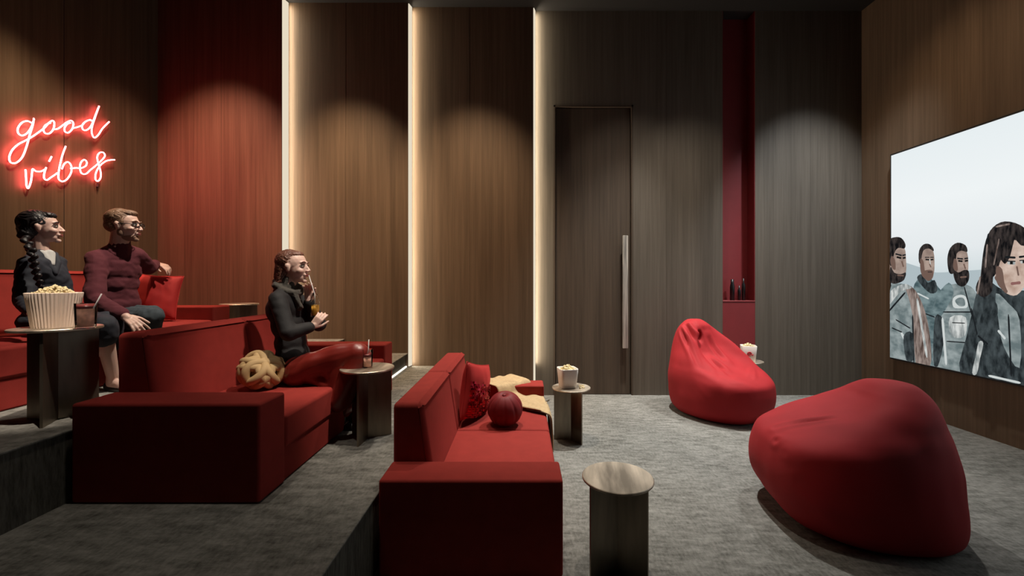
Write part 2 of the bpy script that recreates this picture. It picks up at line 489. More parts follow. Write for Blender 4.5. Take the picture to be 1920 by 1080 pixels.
def xb(px, Y): return (px - 980) * Y / FPX
wb = empty('wall_back'); wb['kind'] = 'structure'
YP = [5.46, 5.57, 5.66, 5.74]
E0, E1, E2 = xb(528, YP[0]), xb(765, YP[1]), xb(1000, YP[2])
D0, D1, N0, N1 = xb(1038, YB), xb(1187, YB), xb(1355, YB), xb(1416, YB)
DT = 3.90
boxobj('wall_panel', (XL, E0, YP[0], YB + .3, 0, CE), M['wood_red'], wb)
boxobj('wall_panel', (E0, E1, YP[1], YB + .3, 0, CE), M['wood'], wb)
boxobj('wall_panel', (E1, E2, YP[2], YB + .3, 0, CE), M['wood'], wb)
bm = bmesh.new()
box(bm, E2, D0, YB, YB + .3, 0, CE); box(bm, D1, N0, YB, YB + .3, 0, CE); box(bm, D0, D1, YB, YB + .3, DT, CE)
obj('wall_panel', bm, M['wood_grey'], wb)
boxobj('wall_panel', (N1, XR, YB, YB + .3, 0, CE), M['wood_grey'], wb)
ZN = 1.255
bm = bmesh.new()
box(bm, N0, N1, YB + .002, YB + .3, 0, ZN)
obj('niche_front', bm, M['red_paint'], wb)
bm = bmesh.new()
box(bm, N0, N1, YB + .19, YB + .3, ZN, CE)
box(bm, N0, N0 + .008, YB + .004, YB + .19, ZN, CE); box(bm, N1 - .008, N1, YB + .004, YB + .19, ZN, CE)
obj('niche_lining', bm, M['red_paint'], wb)
boxobj('niche_ledge', (N0, N1, YB - .004, YB + .19, ZN, ZN + .018), M['red_paint'], wb, .003, 1)
# joints in the veneer
bm = bmesh.new()
for px, Y in ((1250, YB), (880, YP[2]), (648, YP[1]), (415, YP[0]), (1520, YB)):
    x = xb(px, Y); box(bm, x - .0012, x + .0012, Y - .0008, Y + .001, 0, CE)
obj('panel_joint', bm, M['seam'], wb)

# door
dr = empty('door_1', (0, 0, 0)); dr['kind'] = 'structure'
boxobj('door_leaf', (D0 + .03, D1 - .03, YB + .035, YB + .08, 0.006, DT - .03), M['wood_dark'], dr, .003, 1)
bm = bmesh.new()
box(bm, D0, D0 + .022, YB - .006, YB + .1, 0, DT); box(bm, D1 - .022, D1, YB - .006, YB + .1, 0, DT); box(bm, D0, D1, YB - .006, YB + .1, DT - .022, DT)
obj('door_frame', bm, M['wood_dark'], dr)
boxobj('door_backing', (D0, D1, YB + .1, YB + .12, 0, DT), M['blackm'], dr)
hx0, hx1 = xb(1166, YB), xb(1176, YB)
bm = bmesh.new()
box(bm, hx0, hx1, YB - .055, YB - .03, EYE - 127 / 139.4, EYE + 83 / 139.4)
bmesh.ops.bevel(bm, geom=bm.edges[:], offset=.004, segments=2, affect='EDGES')
for z in (0.8, 1.95): box(bm, hx0 + .022, hx1 - .022, YB - .03, YB + .04, z, z + .02)
h = obj('door_handle', bm, M['steel'], dr)
h['label'] = 'tall vertical steel bar handle'

# led strips in the three steps of the back wall
for i, (e, Y, Yn, lab) in enumerate(((E0, YP[0], YP[1], 'tall warm vertical light strip right of the red stained panel'),
                                     (E1, YP[1], YP[2], 'tall warm vertical light strip between the two lit brown panels'),
                                     (E2, YP[2], YP[3], 'tall warm vertical light strip left of the door'))):
    bm = bmesh.new()
    dpt = Yn - Y
    prism(bm, [(e + .0005, Y + .012), (e + .0005, Yn - .001), (e + .030, Yn - .001), (e + .028, Yn - .010), (e + .010, Y + .012)], 'z', T1 * (i < 2) + (STEP - T1) * (i == 0) + .01, CE - .002)
    o = obj('light_strip', bm, M['led'])
    tag(o, lab, 'light strip', 'vertical light strips in the back wall')
    ld = bpy.data.lights.new('strip_glow', 'AREA'); ld.shape = 'RECTANGLE'; ld.size = 0.05; ld.size_y = 4.7
    ld.energy = 18; ld.color = (1.0, 0.86, 0.66)
    lo = bpy.data.objects.new('strip_glow', ld); COL.objects.link(lo)
    lo.location = (e + .034, Yn - dpt * .5, 2.78)
    lo.rotation_euler = Vector((1, .28, 0)).to_track_quat('-Z', 'Y').to_euler()

# ------------------------------------------------------------------ sofas
SD, SL, AH, SH, BH, AW = 0.96, 2.22, 0.51, 0.385, 0.84, 0.24
def soft_box(name, prof, y0, y1, mat, parent, bev=0.022):
    """profile in x,z extruded along y with rounded edges"""
    bm = bmesh.new(); prism(bm, prof, 'y', y0, y1)
    bmesh.ops.recalc_face_normals(bm, faces=bm.faces[:])
    bmesh.ops.bevel(bm, geom=bm.edges[:], offset=bev, segments=4, profile=0.5, affect='EDGES')
    o = obj(name, bm, mat, parent, smooth=True)
    m = o.modifiers.new('wn', 'WEIGHTED_NORMAL'); m.keep_sharp = False
    return o
def make_sofa():
    t = empty('sofa')
    F = M['red_fabric']
    soft_box('base', [(0.02, 0.002), (SD - .012, 0.002), (SD - .012, 0.20), (0.02, 0.20)], AW - .01, SL - AW + .01, F, t, .012)
    mid = SL / 2
    for a, b in ((AW + .002, mid - .002), (mid + .002, SL - AW - .002)):
        soft_box('seat_cushion', [(0.2, 0.185), (SD, 0.185), (SD, SH - .004), (0.6, SH), (0.2, SH - .004)], a, b, F, t, .026)
        soft_box('backrest', [(0.0, 0.19), (0.26, 0.19), (0.245, SH), (0.175, BH - .01), (0.16, BH), (0.0, BH)], a, b, F, t, .03)
    for a, b in ((0.0, AW), (SL - AW, SL)):
        soft_box('armrest', [(0.0, 0.002), (SD, 0.002), (SD, AH), (0.0, AH)], a, b, F, t, .016)
    return t
sofa = make_sofa()
sofa.location = (-2.30, 2.17, T1)
tag(sofa, 'red low sofa on the middle tier with the knotted ball cushion on its seat', 'sofa', 'red modular sofas')
s2 = dup(sofa, None, (-0.75, 2.215, 0.0))
tag(s2, 'red low sofa on the bottom floor carrying three cushions and a throw', 'sofa', 'red modular sofas')
s3 = dup(sofa, None, (-3.99, 2.20, T2))
tag(s3, 'red sofa on the top tier below the neon sign, seating a man and a woman', 'sofa', 'red modular sofas')

# ------------------------------------------------------------------ side tables
def make_table(rad, h=0.51):
    t = empty('side_table')
    bm = bmesh.new()
    lathe(bm, [(0, h - .014), (rad - .003, h - .014), (rad, h - .011), (rad, h - .003), (rad - .003, h), (0, h)], 64)
    obj('table_top', bm, M['bronze'], t)
    for k in range(3):
        a = 2 * PI * k / 3
        bm = bmesh.new()
        box(bm, 0.0, rad * .90, -.006, .006, 0, h - .014)
        bmesh.ops.rotate(bm, verts=bm.verts, cent=(0, 0, 0), matrix=Matrix.Rotation(a, 3, 'Z'))
        obj('base_panel', bm, M['bronze_dark'], t)
    return t
G = 'round bronze side tables'
tb = make_table(0.186)
tb.location = (xb(1158, 2.26), 2.26, 0); tb.rotation_euler = (0, 0, R(82))
tag(tb, 'bare round bronze side table in the foreground, nothing on it', 'side table', G)
def tcopy(src, loc, rz, lab):
    c = dup(src, None, loc, R(rz)); tag(c, lab, 'side table', G); return c
TBK = tcopy(tb, (xb(1071, 4.15), 4.15, 0), 60, 'round bronze side table on the floor with a popcorn bucket, left of the beanbag')
TA = tcopy(tb, (xb(689, 3.08), 3.08, T1), -92, 'round bronze side table at the knees of the woman in the red skirt')
TF = tcopy(tb, (2.90, 5.50, 0), 40, 'small round side table by the red niche, mostly behind the beanbag')
tl = dup(tb)
tl.location = (-2.575, 2.36, T2); tl.rotation_euler = (0, 0, R(-62))
tag(tl, 'large round side table on the top tier with the pleated popcorn bucket', 'side table', G)
TC = tcopy(tl, (-3.12, 4.70, T2), 150, 'empty round side table beyond the far arm of the top sofa')

# ------------------------------------------------------------------ popcorn buckets
def kernel_bm(bm, c, r, rnd):
    for k in range(4):
        d = Vector((rnd.uniform(-1, 1), rnd.uniform(-1, 1), rnd.uniform(-1, 1))).normalized() * r * 0.62
        bmesh.ops.create_icosphere(bm, subdivisions=1, radius=r * rnd.uniform(.5, .8), matrix=Matrix.Translation(Vector(c) + d))
def heap(bm, cx, cy, z, rad, hh, n, r, seed):
    rnd = random.Random(seed)
    for i in range(n):
        a = rnd.uniform(0, 2 * PI); q = math.sqrt(rnd.random()) * rad
        kernel_bm(bm, (cx + q * math.cos(a), cy + q * math.sin(a), z + hh * (1 - (q / rad) ** 1.6) + rnd.uniform(-.006, .008)), r, rnd)
def bucket_mesh(rt, rb, h, pleats, square=0.0, amp=0.0):
    bm = bmesh.new(); seg = pleats * 6 if pleats else 96
    def rr(r, k, z):
        a = 2 * PI * k / seg
        q = r
        if square:
            e = 6; q = r * (1 / (abs(math.cos(a)) ** e + abs(math.sin(a)) ** e) ** (1 / e)) * 0.92
        if pleats: q += amp * math.cos(pleats * a)
        return Vector((q * math.cos(a), q * math.sin(a), z))
    rows = [(rb - .012, .003), (rb, 0.0), (rb + (rt - rb) * .5, h * .5), (rt, h - .003), (rt - .002, h), (rt - .006, h - .004), (rb - .004, .008)]
    R_ = [[bm.verts.new(rr(r, k, z)) for k in range(seg)] for r, z in rows]
    for A, B in zip(R_, R_[1:]):
        for k in range(seg): bm.faces.new((A[k], A[(k + 1) % seg], B[(k + 1) % seg], B[k]))
    bm.faces.new(R_[0]); bm.faces.new(R_[-1])
    return bm
def popcorn_thing(loc, rt, rb, h, pleats, square, lab_b, lab_p, mat, n, kr, rz=0, amp=0.0, hh=.05, emblem=False):
    b = obj('popcorn_bucket', bucket_mesh(rt, rb, h, pleats, square, amp), mat, None, smooth=not pleats)
    b.location = loc; b.rotation_euler = (0, 0, R(rz))
    tag(b, lab_b, 'popcorn bucket', 'popcorn buckets')
    if emblem:
        # round red swirl mark on the front of the carton
        bm = bmesh.new()
        pts = []
        for k in range(30):
            a = k / 29 * 3.6 * PI; q = .006 + .026 * k / 29
            pts.append((q * math.cos(a), -(rb + (rt - rb) * .5) * .93 - .004, h * .52 + q * math.sin(a)))
        tube(bm, pts, .0045, 6)
        tube(bm, [(p[0] * .3 + .035, p[1], p[2] * .25 + h * .33) for p in pts[-14:]], .004, 6)
        obj('red_emblem', bm, M['print_red'], b)
    bm = bmesh.new(); heap(bm, 0, 0, h - .03, rt - kr * 1.6, hh + .02, n, kr, int(h * 1000) + n)
    p = obj('popcorn', bm, M['popcorn'], None, smooth=True)
    p.location = loc
    tag(p, lab_p, 'popcorn', kind='stuff')
tz = T2 + .51
popcorn_thing((-2.60, 2.37, tz), .112, .087, .19, 44, 0, 'large pleated cream popcorn bucket in front of the dark haired woman', 'popcorn heaped in the large pleated bucket', M['paper'], 170, .0100, amp=.0026, hh=.04)
popcorn_thing((xb(1064, 4.15), 4.15, .51), .098, .080, .185, 0, 1, 'plain square cream popcorn bucket on the table left of the beanbag', 'popcorn in the plain bucket next to the sofa throw', M['paper_white'], 90, .011, rz=12, hh=.03)
popcorn_thing((2.90, 5.48, .51), .098, .080, .20, 0, 1, 'white popcorn carton with a red emblem below the wall niche', 'popcorn in the carton with the red emblem', M['paper_white'], 90, .011, rz=-18, hh=.03, emblem=True)
# loose popcorn on the table
rnd = random.Random(3)
for i in range(6):
    bm = bmesh.new(); kernel_bm(bm, (0, 0, 0.010), .010, rnd)
    o = obj('popcorn_piece', bm, M['popcorn'], None, True)
    o.location = (xb(1064, 4.15) + .115 + .018 * (i % 3), 4.08 + .035 * (i // 3) + .01 * i, .51)
    tag(o, 'loose piece of popcorn lying on the table beside the plain square bucket', 'popcorn', 'loose popcorn pieces on the table')

# ------------------------------------------------------------------ drinks
def drink(loc, r, h, lab, straw_to, fill):
    t = empty('drinking_glass', loc); tag(t, lab, 'drink')
    bm = bmesh.new()
    lathe(bm, [(0, 0), (r * .88, 0), (r * .9, .003), (r, h), (r - .002, h), (r * .9 - .002, .008), (0, .008)], 40)
    obj('glass', bm, M['glass'], t, True)
    bm = bmesh.new(); rf = r * .9 - .003
    lathe(bm, [(0, .009), (rf, .009), (rf + (r - .003 - rf) * fill, h * fill), (0, h * fill)], 40)
    obj('juice', bm, M['pink_drink'], t, True)
    bm = bmesh.new()
    lathe(bm, [(0, h * fill + .0005), (r - .004, h * fill + .0005), (r - .004, h * fill + .014), (0, h * fill + .014)], 40)
    obj('berries', bm, M['red_drink'], t, True)
    bm = bmesh.new(); tube(bm, [(-r * .4, 0, .02), (straw_to[0] * .6, 0, h * .9), straw_to], .0035, 8)
    obj('straw', bm, M['straw'], t, True)
drink((-2.315 + .02 - .06, 2.30, tz), .046, .135, 'glass of pink drink with a straw beside the large popcorn bucket', (.085, 0, .185), .78)
drink((xb(689, 3.08), 3.08, T1 + .51), .038, .13, 'tall glass with a straw on the table by the woman in the red skirt', (.01, 0, .20), .6)

# ------------------------------------------------------------------ beanbags
def sm(a, b, t):
    t = max(0, min(1, (t - a) / (b - a))); return t * t * (3 - 2 * t)
def interp(tab, z):
    for (z0, *a), (z1, *b) in zip(tab, tab[1:]):
        if z <= z1:
            t = (z - z0) / (z1 - z0); t = max(0, min(1, t))
            return [u + (v - u) * t for u, v in zip(a, b)]
    return list(tab[-1][1:])
def beanbag(name, tab, low_rim, seed, fold_list):
    """stack of soft sections; tab rows: height, back x, front x, half width, dish"""
    # smooth table by catmull
    P3 = [Vector((r[1], r[2], r[3])) for r in tab]
    Z3 = [Vector((r[0], r[4], 0)) for r in tab]
    a = catmull(P3, 13); z = catmull(Z3, 13)
    seg = 200
    bm = bmesh.new(); rings = []
    for pa, pz in zip(a, z):
        xb_, xf, hw = pa; zz, dish = pz.x, pz.y
        ring = []
        for k in range(seg):
            ph = 2 * PI * k / seg
            c, s = math.cos(ph), math.sin(ph)
            e = 2 / 2.35
            cx = math.copysign(abs(c) ** e, c); sy = math.copysign(abs(s) ** e, s)
            x = (xb_ + xf) / 2 + (xf - xb_) / 2 * cx
            y = hw * sy
            if c > 0:
                x -= dish * (c ** 2) * (1 - abs(sy) ** 3.2)
                if s < 0 and low_rim: x -= low_rim * dish * c * abs(sy); y *= 1 - low_rim * dish * .9 * math.sin(PI * c)
            ring.append(Vector((x, y, zz)))
        rings.append(ring)
    V = [[bm.verts.new(p) for p in r] for r in rings]
    for A, B in zip(V, V[1:]):
        for k in range(seg): bm.faces.new((A[k], A[(k + 1) % seg], B[(k + 1) % seg], B[k]))
    bm.faces.new(V[0][::-1]); bm.faces.new(V[-1])
    bmesh.ops.recalc_face_normals(bm, faces=bm.faces[:]); bm.normal_update()
    mv = []
    for v in bm.verts:
        p = v.co
        d = .010 * noise.noise(Vector((p.x * 2.6 + seed, p.y * 2.6, p.z * 2.6))) * 2
        d += .006 * noise.noise(Vector((p.x * 7 + seed, p.y * 7, p.z * 3)))
        for (A, B, amp, wd) in fold_list:
            A = Vector(A); B = Vector(B); t = max(0, min(1, (p - A).dot(B - A) / (B - A).length_squared))
            q = (p - A.lerp(B, t)).length
            d += amp * math.sin(PI * (0.15 + .85 * t)) * (math.exp(-(q / wd) ** 2) - .55 * math.exp(-((q - 1.6 * wd) / wd) ** 2))
        mv.append(d * sm(0, .05, p.z))
    for v, d in zip(bm.verts, mv): v.co = v.co + v.normal * d
    o = obj(name, bm, M['bean_fabric'], None, True)
    return o, rings
BT = [(0.0, -.42, .42, .38, 0), (0.02, -.50, .50, .46, 0), (.09, -.565, .575, .53, 0), (.20, -.595, .62, .56, 0), (.32, -.60, .635, .56, .0),
      (.42, -.60, .62, .55, .01), (.49, -.59, .58, .53, .10), (.55, -.585, .52, .50, .25), (.63, -.58, .42, .46, .36), (.72, -.57, .28, .40, .33),
      (.82, -.55, .12, .33, .24), (.91, -.525, -.05, .26, .11), (.98, -.49, -.17, .18, .02), (1.03, -.44, -.27, .09, 0), (1.04, -.37, -.33, .012, 0)]
fl = [((-.34, -.22, 1.0), (.30, -.40, .50), -.045, .030), ((-.30, -.10, .95), (.30, -.22, .42), -.050, .032), ((-.24, .02, .90), (.25, -.02, .42), -.035, .030),
      ((-.38, -.26, .95), (.05, -.46, .52), -.030, .024), ((-.30, -.16, .97), (.34, -.32, .47), .030, .030), ((-.02, -.46, .50), (.36, -.44, .40), -.026, .022), ((.30, .25, .50), (.48, -.10, .47), -.026, .022),
      ((-.52, -.25, .55), (-.45, -.42, .30), -.010, .025), ((.0, -.50, .42), (.22, -.53, .22), -.010, .03), ((.40, -.36, .44), (.56, -.2, .38), -.016, .02)]
b1, _ = beanbag('beanbag', BT, 1.0, 1.0, fl)
b1.location = (2.28, 4.98, 0); b1.rotation_euler = (0, 0, R(-58)); b1.scale = (.92, .88, 1.03)
tag(b1, 'red beanbag seat further back, in front of the wall niche', 'beanbag', 'red beanbags')
BT2 = [(0.0, -.54, .34, .44, 0), (0.02, -.585, .44, .505, 0), (.09, -.61, .54, .55, 0), (.20, -.605, .615, .575, 0), (.32, -.59, .635, .57, .0),
       (.44, -.575, .63, .55, .02), (.53, -.56, .61, .52, .06), (.60, -.545, .50, .48, .10), (.66, -.525, .34, .43, .12), (.72, -.505, .16, .38, .10),
       (.78, -.48, .0, .32, .06), (.83, -.45, -.10, .26, .02), (.875, -.41, -.18, .18, 0), (.895, -.37, -.24, .09, 0), (.90, -.33, -.28, .012, 0)]
fl2 = [((.56, .10, .50), (.34, .36, .44), -.024, .022), ((.54, .22, .46), (.36, .42, .36), -.018, .022), ((.50, -.02, .54), (.16, .16, .68), -.026, .022), ((.46, .12, .52), (.05, .30, .64), -.020, .024),
       ((.12, .36, .55), (-.02, .50, .32), -.024, .030), ((.0, .34, .62), (.16, .50, .36), .014, .035), ((-.42, .30, .50), (-.45, .42, .26), -.014, .022), ((.52, .34, .34), (.30, .50, .16), -.010, .03)]
b2, _ = beanbag('beanbag', BT2, 0.0, 5.0, fl2)
b2.location = (2.15, 2.82, 0); b2.rotation_euler = (0, 0, R(175)); b2.scale = (.885, .91, 1.0)
tag(b2, 'large red beanbag seat in the right foreground, nearest the screen', 'beanbag', 'red beanbags')

# ------------------------------------------------------------------ cushions and throw
def pillow(name, w, h, t, mat, seed, loc, rot, corner=1.0):
    bm = bmesh.new(); n = 28
    def P(i, j, s):
        u = -1 + 2 * i / n; v = -1 + 2 * j / n
        e = max(0, (1 - u * u) * (1 - v * v)) ** .42
        pin = 1 - .07 * (1 - (u * v) ** 2) * (max(abs(u), abs(v)) ** 4)
        th = t / 2 * e + .008 * noise.noise(Vector((u * 2.5 + seed, v * 2.5, s))) * e
        return Vector((u * w / 2 * pin, s * th, v * h / 2 * pin))
    G_ = {}
    for s in (-1, 1):
        for i in range(n + 1):
            for j in range(n + 1):
                if s == 1 and (i in (0, n) or j in (0, n)): G_[(s, i, j)] = G_[(-1, i, j)]
                else: G_[(s, i, j)] = bm.verts.new(P(i, j, s))
        for i in range(n):
            for j in range(n):
                q = [G_[(s, i, j)], G_[(s, i + 1, j)], G_[(s, i + 1, j + 1)], G_[(s, i, j + 1)]]
                bm.faces.new(q if s < 0 else q[::-1])
    o = obj(name, bm, mat, None, True)
    o.location = loc; o.rotation_euler = [R(a) for a in rot]
    return o
cu = pillow('cushion', .42, .42, .16, M['cushion_red'], 2.0, PX(288, 556, 3.98), (-12, 4, 14))
tag(cu, 'red velvet cushion under the hand of the man', 'cushion')
# piping
def piping(parent, w, h):
    bm = bmesh.new(); pts = []
    for k in range(80):
        s = k / 80 * 4; i = int(s); f = s - i
        u, v = ((-1 + 2 * f, -1), (1, -1 + 2 * f), (1 - 2 * f, 1), (-1, 1 - 2 * f))[i]
        pin = 1 - .07 * (1 - (u * v) ** 2)
        pts.append((u * w / 2 * pin, 0, v * h / 2 * pin))
    tube(bm, pts, .004, 6, True)
    obj('piping', bm, M['cushion_red'], parent, True)
piping(cu, .42, .42)
sq = pillow('cushion', .44, .46, .17, M['cushion_red'], 4.0, Vector((-.40, 3.62, .385 + .225)), (0, 14, 70))
tag(sq, 'red sequinned square cushion leaning on the back of the lowest sofa', 'cushion')
piping(sq, .44, .46)
# sequins: small scales over the lower part of both faces
bm = bmesh.new(); rnd = random.Random(11)
for i in range(22):
    for j in range(24):
        u = -.86 + 1.72 * (i + .5 * (j % 2)) / 22; v = -.9 + 1.8 * j / 24
        if v > .28 + .25 * noise.noise(Vector((u * 3, v * 3, 1))): continue
        e = max(0, (1 - u * u) * (1 - v * v)) ** .42
        c = Vector((u * .22, -(.085 * e + .002), v * .23))
        nx = Vector((u * .9 + rnd.uniform(-.5, .5), -1, v * .9 + rnd.uniform(-.5, .5))).normalized()
        q = nx.to_track_quat('Z', 'Y')
        vs = [bm.verts.new(c + q @ Vector((.0105 * math.cos(a), .0105 * math.sin(a), 0))) for a in [2 * PI * k / 7 for k in range(7)]]
        bm.faces.new(vs)
se = obj('sequins', bm, plain('red_sequin_foil', (0.45, 0.012, 0.03), 0.22, metal=0.75), sq)
se['label'] = 'shiny red sequins'; se['kind'] = 'stuff'

# round pleated ball cushion
bm = bmesh.new(); nu, nv, RB = 96, 40, .142
rows = []
for j in range(1, nv):
    th = PI * j / nv
    ring = []
    for i in range(nu):
        ph = 2 * PI * i / nu
        g = 1 - .055 * (abs(math.cos(5 * ph)) ** 14) * math.sin(th) ** .4
        dim = 1 - .16 * math.exp(-(th / .22) ** 2) - .16 * math.exp(-((PI - th) / .22) ** 2)
        ring.append(bm.verts.new((RB * g * math.sin(th) * math.cos(ph), RB * g * math.sin(th) * math.sin(ph), RB * dim * math.cos(th) * (.98))))
    rows.append(ring)
for A, B in zip(rows, rows[1:]):
    for k in range(nu): bm.faces.new((A[k], A[(k + 1) % nu], B[(k + 1) % nu], B[k]))
bm.faces.new(rows[0]); bm.faces.new(rows[-1])
ball = obj('ball_cushion', bm, M['ball_red'], None, True)
ball.location = (xb(947, 3.44), 3.44, .385 + .128); ball.rotation_euler = (R(14), R(-8), R(20))
tag(ball, 'round dark red ball cushion with pleated segments and a top button', 'cushion')
bm = bmesh.new(); ell(bm, (0, 0, RB * .86), (.018, .018, .010)); obj('button', bm, M['ball_red'], ball, True)

# knotted ball cushion of doubled tubes
def knot(seed_off, n=260):
    pts = []
    for k in range(n):
        t = 2 * PI * k / n
        lon = 3 * t; lat = R(68) * math.sin(4 * t) + seed_off * .0
        r = .104 + .022 * math.sin(8 * t + PI / 2 * 1) * 1.0
        # offset the doubled strand sideways
        p = Vector((math.cos(lat) * math.cos(lon), math.cos(lat) * math.sin(lon), math.sin(lat))) * r
        pts.append(p)
    out = []
    for k in range(n):
        d = (pts[(k + 1) % n] - pts[k - 1]).normalized(); nn = pts[k].normalized(); s = d.cross(nn)
        out.append(pts[k] + s * seed_off)
    return out
kc = empty('knot_cushion', PX(491, 697, 2.98))
kc.location.z = T1 + .385 + .128
kc.rotation_euler = (R(35), R(20), R(25)); kc.scale = (.98, .98, .90)
tag(kc, 'sand coloured knotted ball cushion on the middle sofa', 'cushion')
for s in (-.025, .025):
    bm = bmesh.new(); tube(bm, knot(s), .0285, 14, True)
    obj('strand', bm, M['sand'], kc, True)
bm = bmesh.new(); ell(bm, (0, 0, 0), .094, None, 3); obj('core', bm, M['sand'], kc, True)

# throw blanket draped from the far arm over the seat front
B0 = Vector((-.755, 2.26, 0))
path = [(-.28, 4.44, .523), (-.20, 4.34, .525), (-.12, 4.25, .524), (-.085, 4.215, .505), (-.06, 4.19, .43), (-.01, 4.14, .402), (.06, 4.04, .398), (.14, 3.93, .398), (.192, 3.86, .397), (.222, 3.825, .375), (.232, 3.81, .30), (.236, 3.80, .2), (.238, 3.79, .09)]
pc = catmull(path, 6); wv = Vector((.35, .30, 0))
bm = bmesh.new(); G_ = []
nw = 26
for i, p in enumerate(pc):
    t = i / (len(pc) - 1)
    wdir = Vector((.16, .13, 0)).lerp(Vector((0.0, .17, 0)), sm(.5, .72, t))
    row = []
    for j in range(nw + 1):
        u = -1 + 2 * j / nw
        q = p + wdir * u
        rip = .007 * (1 + math.sin(u * 9 + t * 5)) + .004 * (1 + noise.noise(Vector((u * 3, t * 9, 2))))
        if t < .66:
            q.z += rip
            if q.x > .205: q.x = .205 + (q.x - .205) * .15
        else: q.x += rip
        # keep it on the arm or seat
        if t < .30 and q.y < 4.24 : q.z = min(q.z, .527)
        row.append(bm.verts.new(q))
    G_.append(row)
for a, b in zip(G_, G_[1:]):
    for j in range(nw): bm.faces.new((a[j], a[j + 1], b[j + 1], b[j]))
th = obj('throw_blanket', bm, M['throw'], None, True)
so = th.modifiers.new('s', 'SOLIDIFY'); so.thickness = .008; so.offset = 1
tag(th, 'beige knitted throw draped over the far arm and seat edge of the lowest sofa', 'blanket')
for j in (0, nw):
    bm = bmesh.new()
    tube(bm, [g_ + Vector((.004, 0, .006)) for g_ in [Vector(pc[i]) + (Vector((.16, .13, 0)).lerp(Vector((0, .17, 0)), sm(.5, .72, i / (len(pc) - 1)))) * (-1 if j == 0 else 1) for i in range(len(pc) // 2 + 6, len(pc))]], .006, 6)
    obj('edging', bm, M['fringe'], th, True)['label'] = 'dark blanket edging'

# ------------------------------------------------------------------ vases in the niche
def vase(px, h, r, neck, lab):
    bm = bmesh.new()
    lathe(bm, [(0, 0), (r, 0), (r, h * .62), (r * .9, h * .72), (neck, h * .8), (neck, h), (neck - .003, h), (neck - .003, h * .8), (0, h * .78)], 28)
    o = obj('bottle', bm, M['black'], None, True)
    o.location = ((px - 980) * (YB + .09) / FPX, YB + .09, ZN + .018)
    tag(o, lab, 'bottle', 'dark bottles in the niche')
vase(1373, .285, .030, .020, 'straight black bottle standing at the left in the red niche')
vase(1386, .20, .022, .010, 'short black bottle, the smallest of those in the red niche')
vase(1394, .30, .024, .009, 'slim black long necked bottle at the right in the red niche')

# ------------------------------------------------------------------ neon sign
sign = empty('neon_sign', (XL, FPX * 4.67 / 860, 2.7))
tag(sign, 'pink neon wall sign reading good vibes in script letters', 'neon sign')
def NW(zx, zy, off=.034):
    px = zx / 4.909; py = 160 + zy / 4.909
    s = (980 - px) / (-XL - off)
    return Vector((XL + off, FPX / s, EYE - (py - 525) / s)) - sign.location
strokes = {
 'letter_g': [(290, 345), (250, 328), (200, 345), (165, 395), (168, 440), (205, 462), (255, 435), (295, 370), (312, 305), (300, 370), (275, 450), (245, 560), (205, 660), (150, 712), (100, 710), (85, 665), (110, 600), (165, 545), (230, 510), (300, 470), (365, 425)],
 'letter_o': [(365, 425), (410, 390), (450, 345), (485, 325), (500, 350), (490, 405), (455, 442), (415, 440), (400, 405), (420, 365), (465, 345)],
 'letter_o.001': [(490, 405), (530, 400), (575, 370), (615, 340), (655, 325), (675, 350), (665, 400), (630, 435), (598, 425), (595, 390), (620, 355), (650, 345)],
 'letter_d': [(668, 395), (710, 385), (755, 368), (780, 340), (820, 320), (850, 330), (830, 318), (785, 335), (757, 370), (765, 408), (800, 410), (840, 370), (880, 270), (912, 190), (880, 280), (848, 380), (845, 440), (868, 482), (905, 455), (945, 395), (1005, 335)],
 'letter_v': [(235, 775), (240, 850), (245, 925), (262, 945), (285, 880), (295, 800), (302, 770), (330, 790), (375, 792), (410, 775)],
 'letter_i': [(425, 755), (410, 800), (405, 850), (430, 872), (465, 850), (510, 820), (530, 805)],
 'letter_b': [(605, 560), (575, 640), (555, 720), (540, 800), (540, 860), (575, 885), (620, 860), (655, 800), (655, 740), (625, 705), (590, 725), (570, 770)],
 'letter_e': [(650, 765), (700, 760), (745, 762), (790, 740), (798, 705), (775, 685), (745, 710), (735, 760), (750, 808), (790, 815), (830, 780)],
 'letter_s': [(830, 780), (880, 740), (935, 690), (965, 650), (950, 618), (915, 622), (895, 660), (905, 720), (925, 790), (925, 850), (900, 882), (878, 860), (885, 800), (920, 740), (970, 700), (1010, 688), (1055, 685)],
}
for k, p in strokes.items():
    bm = bmesh.new()
    tube(bm, catmull([NW(*q) for q in p], 6), .0062, 8)
    obj(k.split('.')[0], bm, M['neon'], sign, True)
bm = bmesh.new(); tube(bm, [NW(452, 700), NW(475, 655)], .0062, 8)
obj('dot', bm, M['neon'], sign, True)
for zx, zy in ((300, 320), (100, 705), (500, 360), (675, 350), (868, 482), (905, 200), (262, 945), (430, 872), (580, 885), (790, 815), (900, 882), (960, 625), (605, 565)):
    a = NW(zx, zy, .002); b = NW(zx, zy, .038)
    bm = bmesh.new(); tube(bm, [a, b], .005, 8)
    obj('wall_mount', bm, M['blackm'], sign)
bm = bmesh.new()
c0 = NW(900, 900, .006); tube(bm, [c0, NW(898, 935, .02), NW(890, 935, .006)], .008, 8)
obj('cable_socket', bm, M['blackm'], sign)

